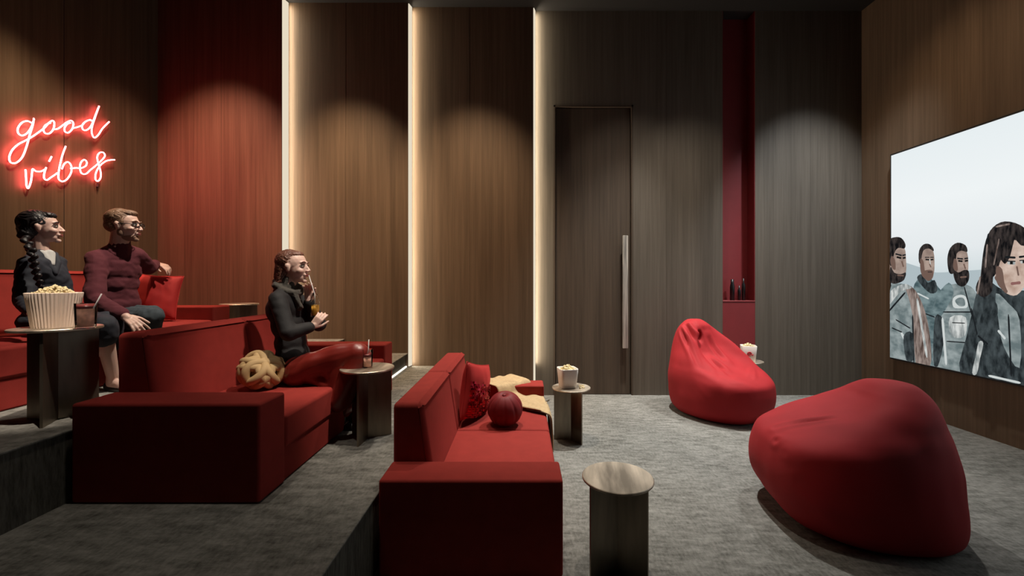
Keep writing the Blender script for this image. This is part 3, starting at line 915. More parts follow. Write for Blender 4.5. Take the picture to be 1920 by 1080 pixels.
# ------------------------------------------------------------------ screen
XS = 4.49
def SW(zx, zy, off=0.0):
    """picture place (zoom of the photo) to the screen plane"""
    px = 1640 + zx / 2; py = 200 + zy / 2
    s = (px - 980) / XS
    return Vector((XS - off, FPX / s, EYE - (py - 525) / s))
scr = empty('projection_screen', (XR, 3.2, 1.85))
tag(scr, 'large lit wall screen showing four people against a pale sky', 'screen')
ZT, ZB_, YF, YE = SW(62, 184).z, SW(62, 940).z, SW(62, 184).y, 1.0
def sc_obj(name, bm, mat):
    o = obj(name, bm, mat, scr); o.matrix_parent_inverse = Matrix.Translation(-Vector(scr.location)); return o
bm = bmesh.new(); box(bm, XS + .004, XR - .001, YE - .02, YF + .02, ZB_ - .02, ZT + .02)
sc_obj('frame', bm, M['blackm'])
def sky_mat():
    m = emit('screen_sky', (1, 1, 1), 1.0); n = m.node_tree.nodes; l = m.node_tree.links
    g = n.new('ShaderNodeNewGeometry'); sx = n.new('ShaderNodeSeparateXYZ'); l.new(g.outputs['Position'], sx.inputs[0])
    mr = n.new('ShaderNodeMapRange'); mr.inputs[1].default_value = ZB_; mr.inputs[2].default_value = ZT
    l.new(sx.outputs['Z'], mr.inputs[0])
    cr = n.new('ShaderNodeValToRGB'); e = cr.color_ramp.elements
    e[0].position = 0.0; e[0].color = (.50, .56, .58, 1); e[1].position = 1; e[1].color = (.80, .86, .88, 1)
    for p, c in ((.40, (.62, .70, .72, 1)), (.52, (.78, .82, .84, 1)), (.75, (.86, .90, .91, 1))):
        x = e.new(p); x.color = c
    l.new(mr.outputs[0], cr.inputs[0]); l.new(cr.outputs[0], n['Emission'].inputs[0])
    return m
bm = bmesh.new(); box(bm, XS, XS + .004, YE, YF, ZB_, ZT)
sc_obj('picture_sky', bm, sky_mat())
S = {
 'hill': emit('pic_hill', (.42, .50, .53), 1), 'skin': emit_noise('pic_skin', (.26, .19, .16), (.42, .32, .27), 1, (2, 9, 9)),
 'skin2': emit_noise('pic_skin_fair', (.42, .29, .23), (.68, .54, .46), 1, (2, 9, 9)),
 'hair': emit_noise('pic_hair', (.006, .006, .007), (.05, .04, .037), 1, (5, 44, 12)), 'dark': emit_noise('pic_dark_cloth', (.014, .018, .02), (.06, .075, .08), 1, (5, 22, 10)),
 'grey': emit_noise('pic_grey_cloth', (.13, .17, .175), (.33, .38, .38), 1, (5, 9, 12), .35, .68), 'teal': emit_noise('pic_teal_cloth', (.06, .10, .11), (.20, .27, .28), 1, (5, 9, 14)),
 'pale': emit_noise('pic_pale_cloth', (.22, .25, .25), (.66, .68, .66), 1, (5, 30, 8)), 'line': emit('pic_line', (.012, .014, .016), 1),
 'shade': emit('pic_face_shade', (.16, .10, .08), 1), 'eye': emit('pic_eye', (.01, .01, .01), 1), 'lip': emit('pic_lip', (.26, .12, .11), 1),
 'lite': emit('pic_highlight', (.60, .64, .63), 1), 'brown': emit_noise('pic_brown_cloth', (.09, .06, .05), (.34, .27, .24), 1, (5, 40, 8))}
SK = list(S)
def figure(name, layers, base):
    bm = bmesh.new(); h = base
    for mk, pts in layers:
        h += .0006
        pp = catmull([Vector((x, y, 0)) for x, y in pts], 3, True)
        # clip to the picture area
        vs = []
        for q in pp:
            x = max(q.x, 63); y = q.y
            w_ = SW(x, y, h)
            w_.z = max(ZB_ + .002, min(ZT - .002, w_.z))
            vs.append(bm.verts.new(w_))
        f = bm.faces.new(vs); f.material_index = SK.index(mk)
    bmesh.ops.triangulate(bm, faces=bm.faces[:], ngon_method='EAR_CLIP')
    me = bpy.data.meshes.new(name); bm.to_mesh(me); bm.free()
    o = link(name, me, [S[k] for k in SK], scr)
    o.matrix_parent_inverse = Matrix.Translation(-Vector(scr.location))
    return o
def quad(x0, y0, x1, y1, w_):
    dx, dy = x1 - x0, y1 - y0; L = math.hypot(dx, dy); nx, ny = -dy / L * w_, dx / L * w_
    return [(x0 + nx, y0 + ny), ((x0 + x1) / 2 + nx, (y0 + y1) / 2 + ny), (x1 + nx, y1 + ny), (x1 - nx, y1 - ny), ((x0 + x1) / 2 - nx, (y0 + y1) / 2 - ny), (x0 - nx, y0 - ny)]
figure('picture_hills', [('hill', [(63, 600), (140, 612), (230, 622), (330, 616), (420, 610), (520, 604), (700, 590), (700, 1200), (63, 1000)])], .001)
figure('pictured_person', [   # second from the left, far
    ('teal', [(150, 665), (185, 640), (215, 648), (238, 680), (262, 720), (262, 960), (215, 985), (150, 940), (138, 760)]),
    ('dark', [(160, 640), (180, 628), (200, 660), (226, 650), (236, 690), (210, 700), (175, 668)]),
    ('skin', [(172, 560), (180, 530), (205, 524), (222, 545), (226, 590), (222, 630), (204, 654), (186, 640), (174, 610)]),
    ('hair', [(167, 580), (168, 540), (184, 517), (206, 515), (221, 530), (222, 542), (205, 532), (186, 538), (178, 560), (176, 590)]),
    ('shade', [(182, 620), (200, 612), (220, 616), (220, 640), (204, 654), (188, 642)]),
    ('eye', quad(193, 573, 206, 574, 2.6)), ('eye', quad(212, 574, 222, 573, 2.6)), ('line', quad(191, 565, 207, 565, 1.6)), ('line', quad(211, 565, 223, 565, 1.6)), ('lite', quad(209, 572, 212, 592, 1.2)), ('shade', [(174, 570), (186, 580), (190, 610), (196, 645), (182, 636), (174, 610)]), ('shade', quad(209, 590, 214, 602, 2)), ('line', quad(203, 620, 218, 620, 1.3)),
    ('line', quad(150, 760, 230, 790, 2)), ('lite', quad(165, 700, 205, 720, 2.5))], .002)
figure('pictured_person', [   # third, bearded
    ('grey', [(245, 700), (285, 668), (350, 668), (385, 700), (388, 760), (376, 860), (350, 1000), (270, 985), (222, 960), (230, 800), (228, 740)]),
    ('teal', [(240, 705), (282, 660), (300, 700), (270, 760), (240, 800), (228, 760)]),
    ('dark', [(230, 790), (262, 800), (262, 890), (240, 975), (224, 950)]),
    ('skin', [(290, 560), (300, 530), (335, 524), (352, 550), (356, 590), (352, 630), (330, 650), (302, 630), (292, 600)]),
    ('hair', [(283, 620), (277, 570), (288, 530), (315, 510), (346, 520), (352, 545), (330, 540), (312, 552), (306, 590), (300, 625)]),
    ('hair', [(300, 608), (318, 622), (342, 612), (358, 618), (358, 650), (340, 674), (316, 668), (302, 640)]),
    ('eye', quad(319, 578, 334, 580, 3)), ('eye', quad(344, 579, 355, 577, 3)), ('line', quad(316, 569, 336, 571, 2.4)), ('line', quad(343, 570, 356, 568, 2.4)), ('shade', [(304, 570), (314, 580), (318, 612), (308, 616), (300, 600)]), ('shade', quad(328, 640, 350, 638, 3)), ('shade', quad(341, 590, 347, 608, 2.5)),
    ('lite', [(300, 720), (322, 706), (348, 712), (356, 750), (330, 756), (302, 752)]), ('grey', [(308, 728), (324, 716), (342, 720), (346, 745), (324, 748)]),
    ('line', quad(268, 770, 372, 770, 2.2)), ('line', quad(280, 880, 350, 885, 2)), ('lite', quad(262, 800, 275, 960, 4)), ('line', quad(345, 680, 372, 780, 2)),
    ('pale', [(290, 790), (350, 790), (346, 860), (296, 860)]), ('line', quad(300, 810, 345, 812, 1.6))], .010)
figure('pictured_person', [   # leftmost, at the picture edge
    ('grey', [(63, 690), (90, 664), (125, 670), (160, 700), (196, 780), (215, 900), (214, 975), (150, 960), (63, 940)]),
    ('brown', [(120, 668), (160, 690), (196, 770), (216, 880), (214, 975), (160, 960), (158, 850), (140, 740)]),
    ('pale', [(63, 700), (80, 680), (120, 664), (145, 680), (110, 690), (80, 720), (63, 740)]),
    ('skin', [(63, 540), (90, 520), (118, 530), (124, 570), (124, 620), (108, 652), (84, 655), (63, 630)]),
    ('hair', [(63, 590), (63, 505), (80, 490), (106, 492), (122, 515), (118, 532), (95, 530), (80, 550), (72, 590)]),
    ('hair', [(66, 600), (80, 622), (104, 628), (124, 622), (118, 648), (100, 660), (76, 664), (63, 650)]),
    ('eye', quad(90, 564, 106, 568, 3.2)), ('eye', quad(113, 568, 123, 566, 3)), ('line', quad(86, 552, 108, 558, 2.6)), ('line', quad(112, 558, 124, 555, 2.4)), ('shade', [(72, 560), (84, 575), (86, 610), (74, 606), (66, 580)]), ('shade', quad(94, 632, 116, 634, 2.6)), ('shade', quad(110, 580, 116, 600, 2.6)),
    ('line', quad(63, 765, 120, 700, 3)), ('line', quad(90, 800, 140, 830, 2)), ('lite', quad(110, 850, 140, 910, 4)), ('pale', quad(170, 730, 204, 930, 4)), ('line', quad(152, 790, 156, 950, 2.5)),
    ('line', quad(75, 830, 110, 845, 2)), ('dark', [(118, 860), (152, 850), (154, 950), (128, 950)])], .018)
figure('pictured_person', [   # nearest, long dark curls, cropped by the photograph
    ('dark', [(395, 690), (430, 650), (500, 690), (600, 690), (700, 720), (760, 820), (780, 1180), (600, 1130), (450, 1040), (330, 1000), (352, 870), (372, 790)]),
    ('skin2', [(450, 560), (480, 500), (540, 480), (585, 520), (592, 600), (580, 660), (545, 706), (505, 700), (470, 660), (455, 610)]),
    ('dark', [(445, 690), (500, 700), (545, 712), (590, 690), (640, 700), (640, 780), (520, 790), (440, 760)]),
    ('hair', [(420, 640), (414, 580), (428, 500), (455, 452), (500, 430), (560, 445), (605, 490), (622, 560), (618, 640), (600, 690), (596, 600), (590, 530), (560, 520), (535, 500), (520, 560), (500, 590), (485, 575), (470, 620), (450, 650), (452, 690), (420, 715), (390, 690), (400, 650)]),
    ('pale', quad(511, 586, 538, 587, 5)), ('pale', quad(560, 583, 584, 581, 5)), ('eye', quad(520, 586, 530, 586, 5)), ('eye', quad(568, 582, 577, 581, 5)), ('line', quad(508, 579, 540, 580, 1.8)), ('line', quad(557, 577, 585, 575, 1.8)), ('line', quad(504, 564, 540, 566, 3.6)), ('line', quad(556, 564, 586, 560, 3.6)), ('shade', [(470, 600), (492, 610), (500, 660), (512, 696), (490, 684), (470, 655)]), ('hair', [(436, 500), (470, 470), (500, 480), (470, 520), (452, 560), (430, 560)]), ('line', quad(440, 480, 424, 560, 3)), ('brown', quad(470, 450, 520, 440, 3)), ('brown', quad(436, 520, 430, 600, 3)), ('brown', quad(480, 500, 462, 590, 2.5)), ('brown', quad(410, 640, 400, 700, 3)),
    ('shade', quad(549, 600, 555, 632, 3)), ('lip', quad(528, 664, 562, 660, 5)), ('shade', quad(470, 640, 510, 695, 6)),
    ('grey', [(470, 700), (520, 740), (560, 800), (560, 980), (500, 900), (480, 800)]), ('lite', quad(480, 840, 505, 870, 4)), ('grey', [(590, 760), (680, 770), (700, 900), (620, 960), (590, 880)]),
    ('dark', [(430, 740), (470, 733), (478, 775), (462, 850), (440, 890), (398, 880), (408, 810), (420, 770)]), ('pale', quad(415, 885, 390, 1000, 9)), ('line', quad(405, 860, 440, 890, 3)), ('line', quad(380, 760, 400, 850, 2)),
    ('line', quad(520, 790, 530, 1000, 3)), ('lite', quad(450, 1010, 560, 1035, 4))], .026)

# ------------------------------------------------------------------ people
def frame(yaw, pitch=0, roll=0):
    return Matrix.Rotation(R(yaw), 3, 'Z') @ Matrix.Rotation(R(-pitch), 3, 'Y') @ Matrix.Rotation(R(roll), 3, 'X')

def head(bm, c, F, k=1.0, male=False):
    def E(p, r): ell(bm, c + F @ (Vector(p) * k), [q * k for q in r], F, 3)
    def C(a, b, ra, rb): cap(bm, c + F @ (Vector(a) * k), c + F @ (Vector(b) * k), ra * k, rb * k)
    E((-.015, 0, .030), (.094, .074, .084))
    E((.022, 0, -.012), (.064, .060, .080))
    E((.026, 0, -.068), (.050, .050 if male else .044, .036))
    E((.066, 0, -.096), (.018, .022 if male else .017, .016))
    E((.070, 0, .028), (.016, .044, .013))
    C((.078, 0, .012), (.101, 0, -.026), .008, .0095)
    E((.094, .010, -.030), (.011, .008, .007)); E((.094, -.010, -.030), (.011, .008, .007))
    E((.078, 0, -.056), (.013, .024, .013))
    for s in (-1, 1):
        E((.054, .036 * s, -.028), (.026, .022, .022))
        E((-.004, .073 * s, -.006), (.016, .007, .030)); E((-.010, .077 * s, .006), (.012, .008, .016))
def face_parts(P, c, F, k, lipm, brow, smile=0):
    def W(p): return c + F @ (Vector(p) * k)
    for s in (-1, 1):
        bm = bmesh.new(); ell(bm, W((.0685, .031 * s, .002)), [.0135 * k, .0155 * k, .0085 * k], F, 3); e = obj('eye', bm, M['eye_white'], P, True)
        bm = bmesh.new(); ell(bm, W((.0795, .030 * s, .002)), [.004 * k, .0062 * k, .0062 * k], F, 2); obj('iris', bm, M['iris'], e, True)
        bm = bmesh.new(); tube(bm, catmull([W((.072, .046 * s, .006)), W((.082, .032 * s, .0125)), W((.080, .018 * s, .006))], 5), .0024 * k, 6); obj('eyelash', bm, M['iris'], e, True)
        bm = bmesh.new(); tube(bm, catmull([W((.070, .052 * s, .024)), W((.084, .034 * s, .033)), W((.087, .014 * s, .027))], 5), lambda t: .0036 * k * (0.5 + math.sin(PI * t) * .6), 6); obj('eyebrow', bm, brow, P, True)
    bm = bmesh.new()
    tube(bm, catmull([W((.078, .022, -.0565 + smile)), W((.092, .008, -.0545)), W((.092, -.008, -.0545)), W((.078, -.022, -.0565 + smile))], 5), lambda t: .0012 * k + .003 * k * math.sin(PI * t), 6)
    tube(bm, catmull([W((.078, .020, -.059 + smile)), W((.090, .007, -.063)), W((.090, -.007, -.063)), W((.078, -.020, -.059 + smile))], 5), lambda t: .0012 * k + .0036 * k * math.sin(PI * t), 6)
    obj('lips', bm, lipm, P, True)

def hand(bm, wrist, d, nrm, side=1, curl=30, k=1.0, thumb=35, spread=6):
    """palm + five bent fingers. d = pointing direction, nrm = back of hand, side = +1 thumb on (d x nrm)"""
    d = Vector(d).normalized(); nrm = Vector(nrm); nrm = (nrm - d * nrm.dot(d)).normalized(); s = d.cross(nrm) * side
    Fm = Matrix((d, s, nrm)).transposed()
    w_ = Vector(wrist)
    cap(bm, w_ - d * .02 * k, w_ + d * .02 * k, .022 * k, .022 * k)
    for q in (-.024, -.008, .008, .024):
        cap(bm, w_ + d * .012 * k + s * q * .6 * k, w_ + (d * .078 + s * q) * k, .013 * k, .0115 * k)
    ln = {.025: .068, .008: .078, -.009: .072, -.026: .056}
    for i, (q, L) in enumerate(ln.items()):
        base = w_ + (d * .080 + s * q) * k
        a = R(spread) * (q / .025); dd = (d * math.cos(a) + s * math.sin(a))
        ang = R(curl * (.7 + .12 * i)); p = base
        for j, fr in enumerate((.44, .32, .24)):
            rot = Quaternion(s, ang * (1, 2.0, 2.7)[j] * 1.0)
            v = rot @ dd
            if v.dot(nrm) > 0 and curl > 0: v = Quaternion(s, -ang * (1, 2.0, 2.7)[j]) @ dd
            q2 = p + v * L * fr * k * 1.12
            cap(bm, p, q2, (.0090, .0082, .0075)[j] * k, (.0082, .0075, .0064)[j] * k, 10)
            p = q2
    t0 = w_ + (d * .018 + s * .022) * k
    td = (d * math.cos(R(thumb)) + s * math.sin(R(thumb)) - nrm * .25).normalized()
    t1 = t0 + td * .045 * k; td2 = (td + d * .5 - nrm * .25 - s * .15).normalized(); t2 = t1 + td2 * .032 * k
    cap(bm, t0, t1, .014 * k, .0105 * k, 10); cap(bm, t1, t2, .0105 * k, .009 * k, 10); cap(bm, t2, t2 + (td2 + d * .3).normalized() * .022 * k, .009 * k, .0075 * k, 10)

def torso(bm, J, g=0.0, w=1.0):
    """J: pelvis, waist, chest, neck, shL, shR, hipL, hipR, yaw"""
    F = frame(J['yaw'])
    ell(bm, J['pelvis'], (.105 + g, .155 * w + g, .10 + g), F, 3)
    ell(bm, J['waist'], (.092 + g, .125 * w + g, .12 + g), F, 3)
    ell(bm, J['chest'], (.105 + g, .150 * w + g, .135 + g), F, 3)
    mid = J['pelvis'].lerp(J['waist'], .5); ell(bm, mid, (.098 + g, .135 * w + g, .10 + g), F, 3)
    mid = J['waist'].lerp(J['chest'], .5); ell(bm, mid, (.098 + g, .135 * w + g, .11 + g), F, 3)
    cap(bm, J['shL'], J['shR'], .058 + g, .058 + g)
    up = J['neck']
    for s in ('shL', 'shR'):
        cap(bm, up - Vector((0, 0, .01)), J[s] + Vector((0, 0, .01)), .045 + g, .045 + g)
        cap(bm, J['chest'], J[s], .10 + g, .055 + g)

def shoe(bm, ankle, yaw, k=1.0, pitch=0, heel=0.0):
    F = frame(yaw, pitch)
    def W(x, y, z): return Vector(ankle) + F @ Vector((x * k, y * k, z * k))
    cap(bm, W(0, 0, .02), W(-.015, 0, -.055), .042 * k, .038 * k)
    cap(bm, W(-.015, 0, -.062), W(.12, 0, -.070), .036 * k, .034 * k)
    cap(bm, W(.05, 0, -.045), W(.15, 0, -.072), .036 * k, .026 * k)
    if heel: cap(bm, W(-.03, 0, -.07), W(-.03, 0, -.07 - heel), .014 * k, .010 * k)

# ---- woman in black blouse and red skirt, middle sofa
P = empty('person', (-1.72, 3.2, T1)); P['label'] = 'x'
tag(P, 'woman in black blouse and long red skirt drinking on the middle sofa', 'person')
def sub(name, bm, mat, voxel=.006, smooth=4, disp=None, par=None):
    o = fused(name, bm, mat, par or P, voxel, smooth, disp)
    o.matrix_parent_inverse = Matrix.Translation(-Vector(P.location)) if (par is None or par is P) else Matrix()
    return o
def fixp(person):
    inv = Matrix.Translation(-Vector(person.location))
    for c in bpy.data.objects:
        if c.parent == person: c.matrix_parent_inverse = inv
ya = 3.2
J = dict(pelvis=PX(553, 690, ya), waist=PX(545, 640, ya), chest=PX(535, 580, ya), neck=PX(536, 541, ya), shR=PX(521, 561, 3.05), shL=PX(553, 556, 3.34), yaw=-8)
HC = PX(551, 501, ya); HF = frame(2, 2); hk = .255 / .23
kR, kL = PX(668, 662, 3.10), PX(652, 680, 3.32)
hipR, hipL = PX(560, 695, 3.10), PX(560, 690, 3.30)
aR, aL = PX(655, 762, 3.30), PX(640, 788, 3.26)
eR, eL = PX(541, 625, 2.98), PX(597, 607, 3.36)
wR, wL = PX(585, 613, 3.10), PX(578, 563, 3.24)
BOT = PX(591, 575, 3.17)       # middle of the bottle
bm = bmesh.new()
head(bm, HC, HF, hk)
cap(bm, HC + HF @ Vector((-.02, 0, -.05)), J['neck'] - Vector((0, 0, .03)), .050, .056)
torso(bm, J, -.012, .95)
chain(bm, [J['shR'], eR, wR], [.044, .038, .025]); chain(bm, [J['shL'], eL, wL], [.044, .038, .025])
chain(bm, [hipR, kR, aR], [.085, .058, .036]); chain(bm, [hipL, kL, aL], [.085, .058, .036])
shoe(bm, aR, -5, .9, -28); shoe(bm, aL, -5, .9)
hand(bm, wR, PX(598, 598, 3.12) - wR, (0.6, -1, 0.1), 1, 34, .95, 40)
hand(bm, wL, Vector((.10, -.12, 1)), (-.2, 1, .1), -1, 26, .95, 30)
sub('body', bm, M['skin'], .0045, 3)
face_parts(P, HC, HF, hk, M['lip'], M['hair_brown'], .003)
bm = bmesh.new()   # blouse
torso(bm, J, .004, 1.0)
chain(bm, [J['shR'], eR, wR.lerp(eR, .12)], [.060, .058, .040]); chain(bm, [J['shL'], eL, wL.lerp(eL, .1)], [.060, .060, .040])
sub('blouse', bm, M['blackcloth'], .008, 7, folds(.007, 7, 7, 9, 1, .003))
bm = bmesh.new()   # cowl scarf
nk = J['neck']
for k in range(20):
    a = 2 * PI * k / 20; a2 = 2 * PI * (k + 1) / 20
    f = lambda a_: nk + Vector((.018 + .082 * math.cos(a_), .088 * math.sin(a_), .012 - .045 * math.cos(a_ + .4)))
    cap(bm, f(a), f(a2), .026, .026, 8)
cap(bm, nk + Vector((.0, 0, -.04)), nk + Vector((.012, 0, .065)), .074, .064)
cap(bm, nk + Vector((.09, -.05, -.05)), nk + Vector((.115, -.02, -.14)), .028, .024)
sub('scarf', bm, M['scarf'], .007, 3, folds(.010, 30, 30, 22, 2, .004))
bm = bmesh.new()   # skirt
ell(bm, J['pelvis'], (.14, .175, .115), frame(-8), 3)
chain(bm, [hipR, kR, aR.lerp(kR, .18)], [.115, .088, .085]); chain(bm, [hipL, kL, aL.lerp(kL, .22)], [.115, .085, .085])
cap(bm, hipR.lerp(hipL, .5), kR.lerp(kL, .5), .11, .09); cap(bm, kR.lerp(kL, .6), aR.lerp(aL, .5) + Vector((0, 0, .10)), .09, .085)
cap(bm, hipR.lerp(kR, .5), PX(640, 735, 3.12), .09, .07); cap(bm, kR, PX(646, 748, 3.10), .08, .065); cap(bm, kL, PX(630, 748, 3.3), .08, .07)
cap(bm, hipR.lerp(kR, .2) - Vector((0, 0, .03)), PX(612, 722, 3.08), .09, .065)
cap(bm, kR - Vector((0, 0, .05)), PX(634, 752, 3.06), .085, .075); cap(bm, hipR.lerp(kR, .8), PX(618, 742, 3.08), .085, .06)
sub('skirt', bm, M['satin'], .009, 5, lambda p: .016 * math.sin(18 * (p.x * .75 - p.z * .9) + 3 * noise.noise(p * 5)) * .6 + .012 * noise.noise(Vector((p.x * 9, p.y * 9, p.z * 3))))
for k_, a_, p_ in ((kR, aR, -28), (kL, aL, 0)):
    bm = bmesh.new(); chain(bm, [k_.lerp(a_, .62), a_], [.05, .042]); shoe(bm, a_, -5, 1.0, p_, .02)
    sub('boot', bm, M['leather'], .007, 2)
bm = bmesh.new()   # hair
def HW(p): return HC + HF @ (Vector(p) * hk)
def HE(p, r): ell(bm, HW(p), [q * hk for q in r], HF, 3)
HE((-.030, 0, .040), (.088, .078, .082)); HE((-.060, 0, -.01), (.056, .073, .075)); HE((.002, 0, .083), (.062, .060, .028))
cap(bm, HW((-.075, 0, -.02)), HW((-.11, 0, -.15)), .055, .034); cap(bm, HW((-.06, -.045, -.03)), HW((-.078, -.055, -.13)), .030, .018); cap(bm, HW((-.06, .045, -.03)), HW((-.078, .055, -.15)), .034, .022)
cap(bm, HW((-.1, .0, -.12)), HW((-.125, .0, -.21)), .034, .018)
sub('hair', bm, M['hair_brown'], .006, 2, lambda p: .003 * math.sin(260 * p.y + 40 * noise.noise(p * 12)))
fixp(P)
# bottle she drinks from
bt = empty('juice_bottle', BOT - Vector((0, 0, .075))); tag(bt, 'clear bottle of orange juice with a straw in the hands of the woman', 'bottle')
bm = bmesh.new(); lathe(bm, [(0, 0), (.027, 0), (.030, .006), (.030, .105), (.026, .122), (.014, .145), (.014, .170), (.0115, .170), (.0115, .145), (.023, .120), (.0275, .104), (.0275, .01), (0, .008)], 32)
obj('glass', bm, M['glass'], bt, True)
bm = bmesh.new(); lathe(bm, [(0, .011), (.0268, .011), (.0268, .088), (0, .088)], 32); obj('juice', bm, M['orange_drink'], bt, True)
bm = bmesh.new(); tube(bm, [(0, 0, .03), (-.004, 0, .17), HW((.098, 0, -.058)) - bt.location], .003, 8); obj('straw', bm, M['straw'], bt, True)

# ---- dark haired woman on the top sofa
P = empty('person', (-3.38, 3.05, T2)); tag(P, 'woman with a black braid and navy jacket behind the large popcorn bucket', 'person')
yc = 3.04
J = dict(pelvis=PX(92, 602, 3.06), waist=PX(86, 570, 3.05), chest=PX(81, 520, yc), neck=PX(78, 473, yc), shR=PX(54, 496, 2.90), shL=PX(106, 494, 3.14), yaw=-5)
HC = PX(80, 427, yc); HF = frame(34, 6); hk = .232 / .23
hipR, hipL = PX(92, 612, 2.96), PX(108, 606, 3.14)
kR, kL = PX(192, 612, 2.90), PX(205, 604, 3.08)
aR, aL = PX(212, 708, 2.97), PX(200, 700, 3.16)
eR, eL = PX(44, 560, 2.84), PX(124, 560, 3.12)
wR, wL = PX(60, 588, 2.72), PX(118, 595, 2.92)
bm = bmesh.new()
head(bm, HC, HF, hk)
cap(bm, HC + HF @ Vector((-.025, 0, -.04)), J['neck'] - Vector((0, 0, .04)), .046, .052)
torso(bm, J, -.012, .9)
chain(bm, [J['shR'], eR, wR], [.042, .037, .024]); chain(bm, [J['shL'], eL, wL], [.042, .037, .024])
chain(bm, [hipR, kR, aR], [.080, .055, .034]); chain(bm, [hipL, kL, aL], [.080, .055, .034])
ell(bm, kR.lerp(aR, .33) + Vector((-.015, 0, 0)), (.052, .05, .10)); ell(bm, kL.lerp(aL, .33) + Vector((-.015, 0, 0)), (.052, .05, .10))
shoe(bm, aR, -15, .86); shoe(bm, aL, -5, .86)
hand(bm, wR, Vector((.6, -.3, -.15)), (0, -.3, 1), -1, 24, .92)
hand(bm, wL, Vector((.2, -.8, -.25)), (0, .1, 1), 1, 24, .92)
sub('body', bm, M['skin'], .0045, 3)
face_parts(P, HC, HF, hk, M['lip'], M['hair_black'], .0015)
bm = bmesh.new()
torso(bm, J, .002, .98)
chain(bm, [J['shR'], eR, wR.lerp(eR, .12)], [.058, .052, .038]); chain(bm, [J['shL'], eL, wL.lerp(eL, .12)], [.058, .052, .038])
sub('jacket', bm, M['navy'], .008, 4, folds(.009, 9, 9, 12, 5, .004))
# v neck blouse insert and lapels
Ft = frame(-5); nk = J['neck']
def TW(x, y, z): return nk + Ft @ Vector((x, y, z))
bm = bmesh.new()
cap(bm, TW(.040, .012, -.015), TW(.088, -.004, -.085), .036, .016); cap(bm, TW(.040, -.03, -.015), TW(.088, -.008, -.085), .03, .016)
sub('blouse', bm, M['inner'], .006, 3)
bm = bmesh.new()
for s in (-1, 1):
    chain(bm, [TW(-.045, .045 * s, .018), TW(.02, .066 * s, -.01), TW(.080, .035 * s, -.075), TW(.112, -.005, -.15)], [.017, .019, .022, .017])
sub('collar', bm, M['navy'], .006, 3)
bm = bmesh.new()
ell(bm, J['pelvis'], (.125, .165, .10), frame(-20), 3)
chain(bm, [hipR, kR, kR.lerp(aR, .18)], [.095, .078, .075]); chain(bm, [hipL, kL, kL.lerp(aL, .35)], [.095, .078, .085])
cap(bm, hipR.lerp(hipL, .5), kR.lerp(kL, .5), .095, .07)
cap(bm, kR.lerp(hipR, .25), PX(172, 660, 2.98), .07, .05)
sub('skirt', bm, M['navy'], .008, 5, folds(.012, 10, 10, 10, 8, .004))
def low_shoe(ankle, yaw, k):
    F = frame(yaw); W = lambda x, z: Vector(ankle) + F @ Vector((x * k, 0, z * k))
    bm = bmesh.new(); cap(bm, W(-.03, -.062), W(-.03, -.07), .040 * k, .038 * k); cap(bm, W(-.03, -.074), W(.125, -.080), .036 * k, .034 * k)
    sub('shoe', bm, M['leather'], .006, 2)
low_shoe(aR, -15, .95); low_shoe(aL, -5, .95)
bm = bmesh.new()
def HE(p, r): ell(bm, HW(p), [q * hk for q in r], HF, 3)
HE((-.030, 0, .040), (.096, .082, .086)); HE((-.058, 0, -.01), (.066, .076, .075)); HE((.020, 0, .082), (.060, .056, .030)); HE((.034, 0, .076), (.030, .05, .018))
HE((-.07, -.03, -.04), (.045, .05, .05))
sub('hair', bm, M['hair_black'], .006, 2, lambda p: .003 * math.sin(230 * p.z + 50 * noise.noise(p * 10)))
bm = bmesh.new()
br = catmull([HW((-.085, -.045, -.06)), PX(60, 470, 2.86), PX(66, 500, 2.84), PX(74, 528, 2.83), PX(84, 552, 2.84)], 5)
for i, p in enumerate(br):
    s = 1 if i % 2 else -1; q = 1 - .35 * i / len(br)
    ell(bm, p + Vector((.013 * s * q, -.004, 0)), (.026 * q, .022 * q, .019 * q), frame(0, 35 * s), 2)
sub('braid', bm, M['hair_black'], .005, 1)
fixp(P)

# ---- man in burgundy roll neck
P = empty('person', (-3.3, 3.5, T2)); tag(P, 'man with glasses and burgundy roll neck sweater sitting on the top sofa', 'person')
ym = 3.5
J = dict(pelvis=PX(222, 588, ym), waist=PX(220, 556, ym), chest=PX(217, 508, ym), neck=PX(222, 462, ym), shR=PX(182, 486, 3.36), shL=PX(254, 480, 3.62), yaw=-10)
HC = PX(233, 423, ym - .02); HF = frame(18, 0); hk = .262 / .23
hipR, hipL = PX(212, 600, 3.38), PX(236, 594, 3.60)
kR, kL = PX(284, 596, 3.22), PX(284, 590, 3.55)
aR, aL = PX(262, 700, 3.30), PX(262, 690, 3.62)
eR, eL = PX(178, 562, 3.22), PX(278, 502, 3.78)
wR, wL = PX(236, 594, 3.06), PX(291, 494, 3.98)
bm = bmesh.new()
head(bm, HC, HF, hk, True)
cap(bm, HC + HF @ Vector((-.02, 0, -.04)), J['neck'] - Vector((0, 0, .05)), .060, .066)
torso(bm, J, -.008, 1.12)
chain(bm, [J['shR'], eR, wR], [.052, .044, .028]); chain(bm, [J['shL'], eL, wL], [.052, .044, .028])
chain(bm, [hipR, kR, aR], [.088, .062, .040]); chain(bm, [hipL, kL, aL], [.088, .062, .040])
shoe(bm, aR, -10, 1.0); shoe(bm, aL, -5, 1.0)
hand(bm, wR, PX(262, 612, 3.04) - wR, (.2, -.5, .9), -1, 20, 1.12, 40, 10)
hand(bm, wL, Vector((.85, .0, -.25)), (.25, -.2, .95), 1, 34, 1.15, 35)
sub('body', bm, M['skin_man'], .0045, 3)
face_parts(P, HC, HF, hk, M['lip'], M['hair_sandy'], .001)
bm = bmesh.new()
torso(bm, J, .010, 1.15)
cap(bm, J['neck'] - Vector((0, 0, .05)), J['neck'].lerp(HC, .42), .080, .068)
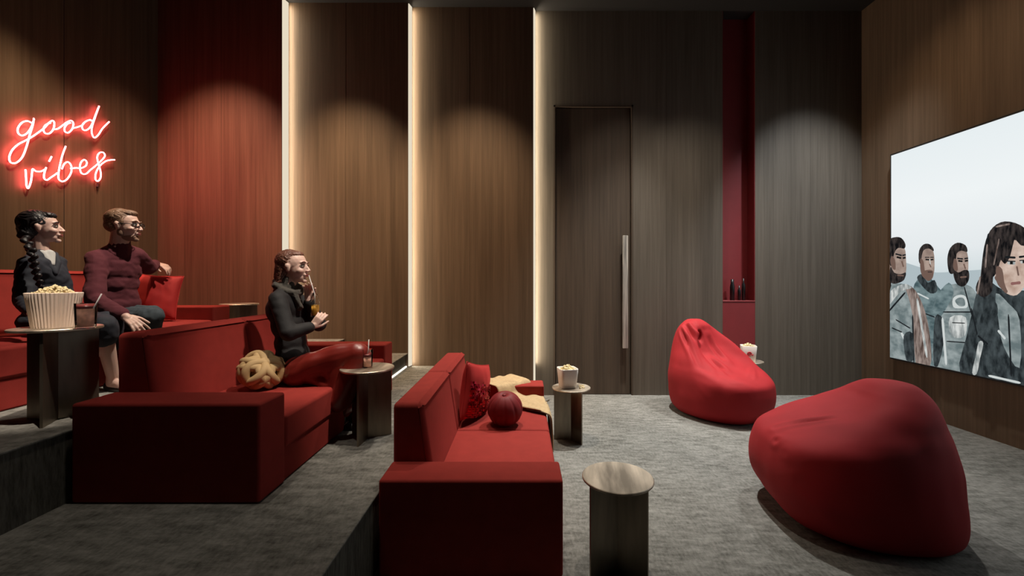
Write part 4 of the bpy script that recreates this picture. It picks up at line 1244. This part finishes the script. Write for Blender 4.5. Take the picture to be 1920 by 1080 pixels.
chain(bm, [J['shR'], eR, wR.lerp(eR, .10)], [.072, .062, .044]); chain(bm, [J['shL'], eL, wL.lerp(eL, .12)], [.072, .060, .044])
cap(bm, J['shR'], J['chest'], .07, .10)
sub('sweater', bm, M['burgundy'], .008, 4, folds(.012, 8, 8, 12, 3, .004))
bm = bmesh.new()
ell(bm, J['pelvis'] - Vector((0, 0, .02)), (.13, .185, .10), frame(-30), 3)
chain(bm, [hipR, kR, aR], [.102, .080, .060]); chain(bm, [hipL, kL, aL], [.102, .080, .060])
sub('jeans', bm, M['jeans'], .008, 4, folds(.010, 12, 12, 12, 6, .004))
for a_, y_ in ((aR, -10), (aL, -5)):
    bm = bmesh.new(); shoe(bm, a_, y_, 1.12); sub('shoe', bm, M['leather'], .007, 2)
bm = bmesh.new()
HE((-.024, 0, .046), (.090, .078, .076)); HE((-.050, 0, .0), (.062, .074, .055)); HE((.018, 0, .088), (.058, .054, .026)); HE((.035, 0, .082), (.038, .048, .022)); HE((.0, -.064, .022), (.028, .012, .03)); HE((.0, .064, .022), (.028, .012, .03))
sub('hair', bm, M['hair_sandy'], .005, 2, lambda p: .0022 * math.sin(300 * p.y + 50 * noise.noise(p * 14)))
bm = bmesh.new()   # short beard
HE((.030, 0, -.078), (.050, .049, .032)); HE((.066, 0, -.098), (.020, .022, .017)); HE((.0, -.05, -.05), (.022, .008, .03)); HE((.0, .05, -.05), (.022, .008, .03))
sub('beard', bm, plain('sandy_stubble', (.26, .15, .10), .8, bump=.8, bscale=300), .005, 2)
bm = bmesh.new()   # glasses
for s in (-1, 1):
    tube(bm, [HW((.094 - .016 * abs(math.sin(a)) * 0, .032 * s + .024 * math.cos(a), .002 + .017 * math.sin(a))) for a in [2 * PI * k / 18 for k in range(18)]], .0026 * hk, 6, True)
    tube(bm, [HW((.094, .055 * s, .006)), HW((.05, .074 * s, .008)), HW((-.012, .080 * s, .008))], .0024 * hk, 6)
tube(bm, [HW((.095, -.008, .005)), HW((.099, 0, .008)), HW((.095, .008, .005))], .0024 * hk, 6)
obj('glasses', bm, M['blackm'], P, True)
fixp(P)
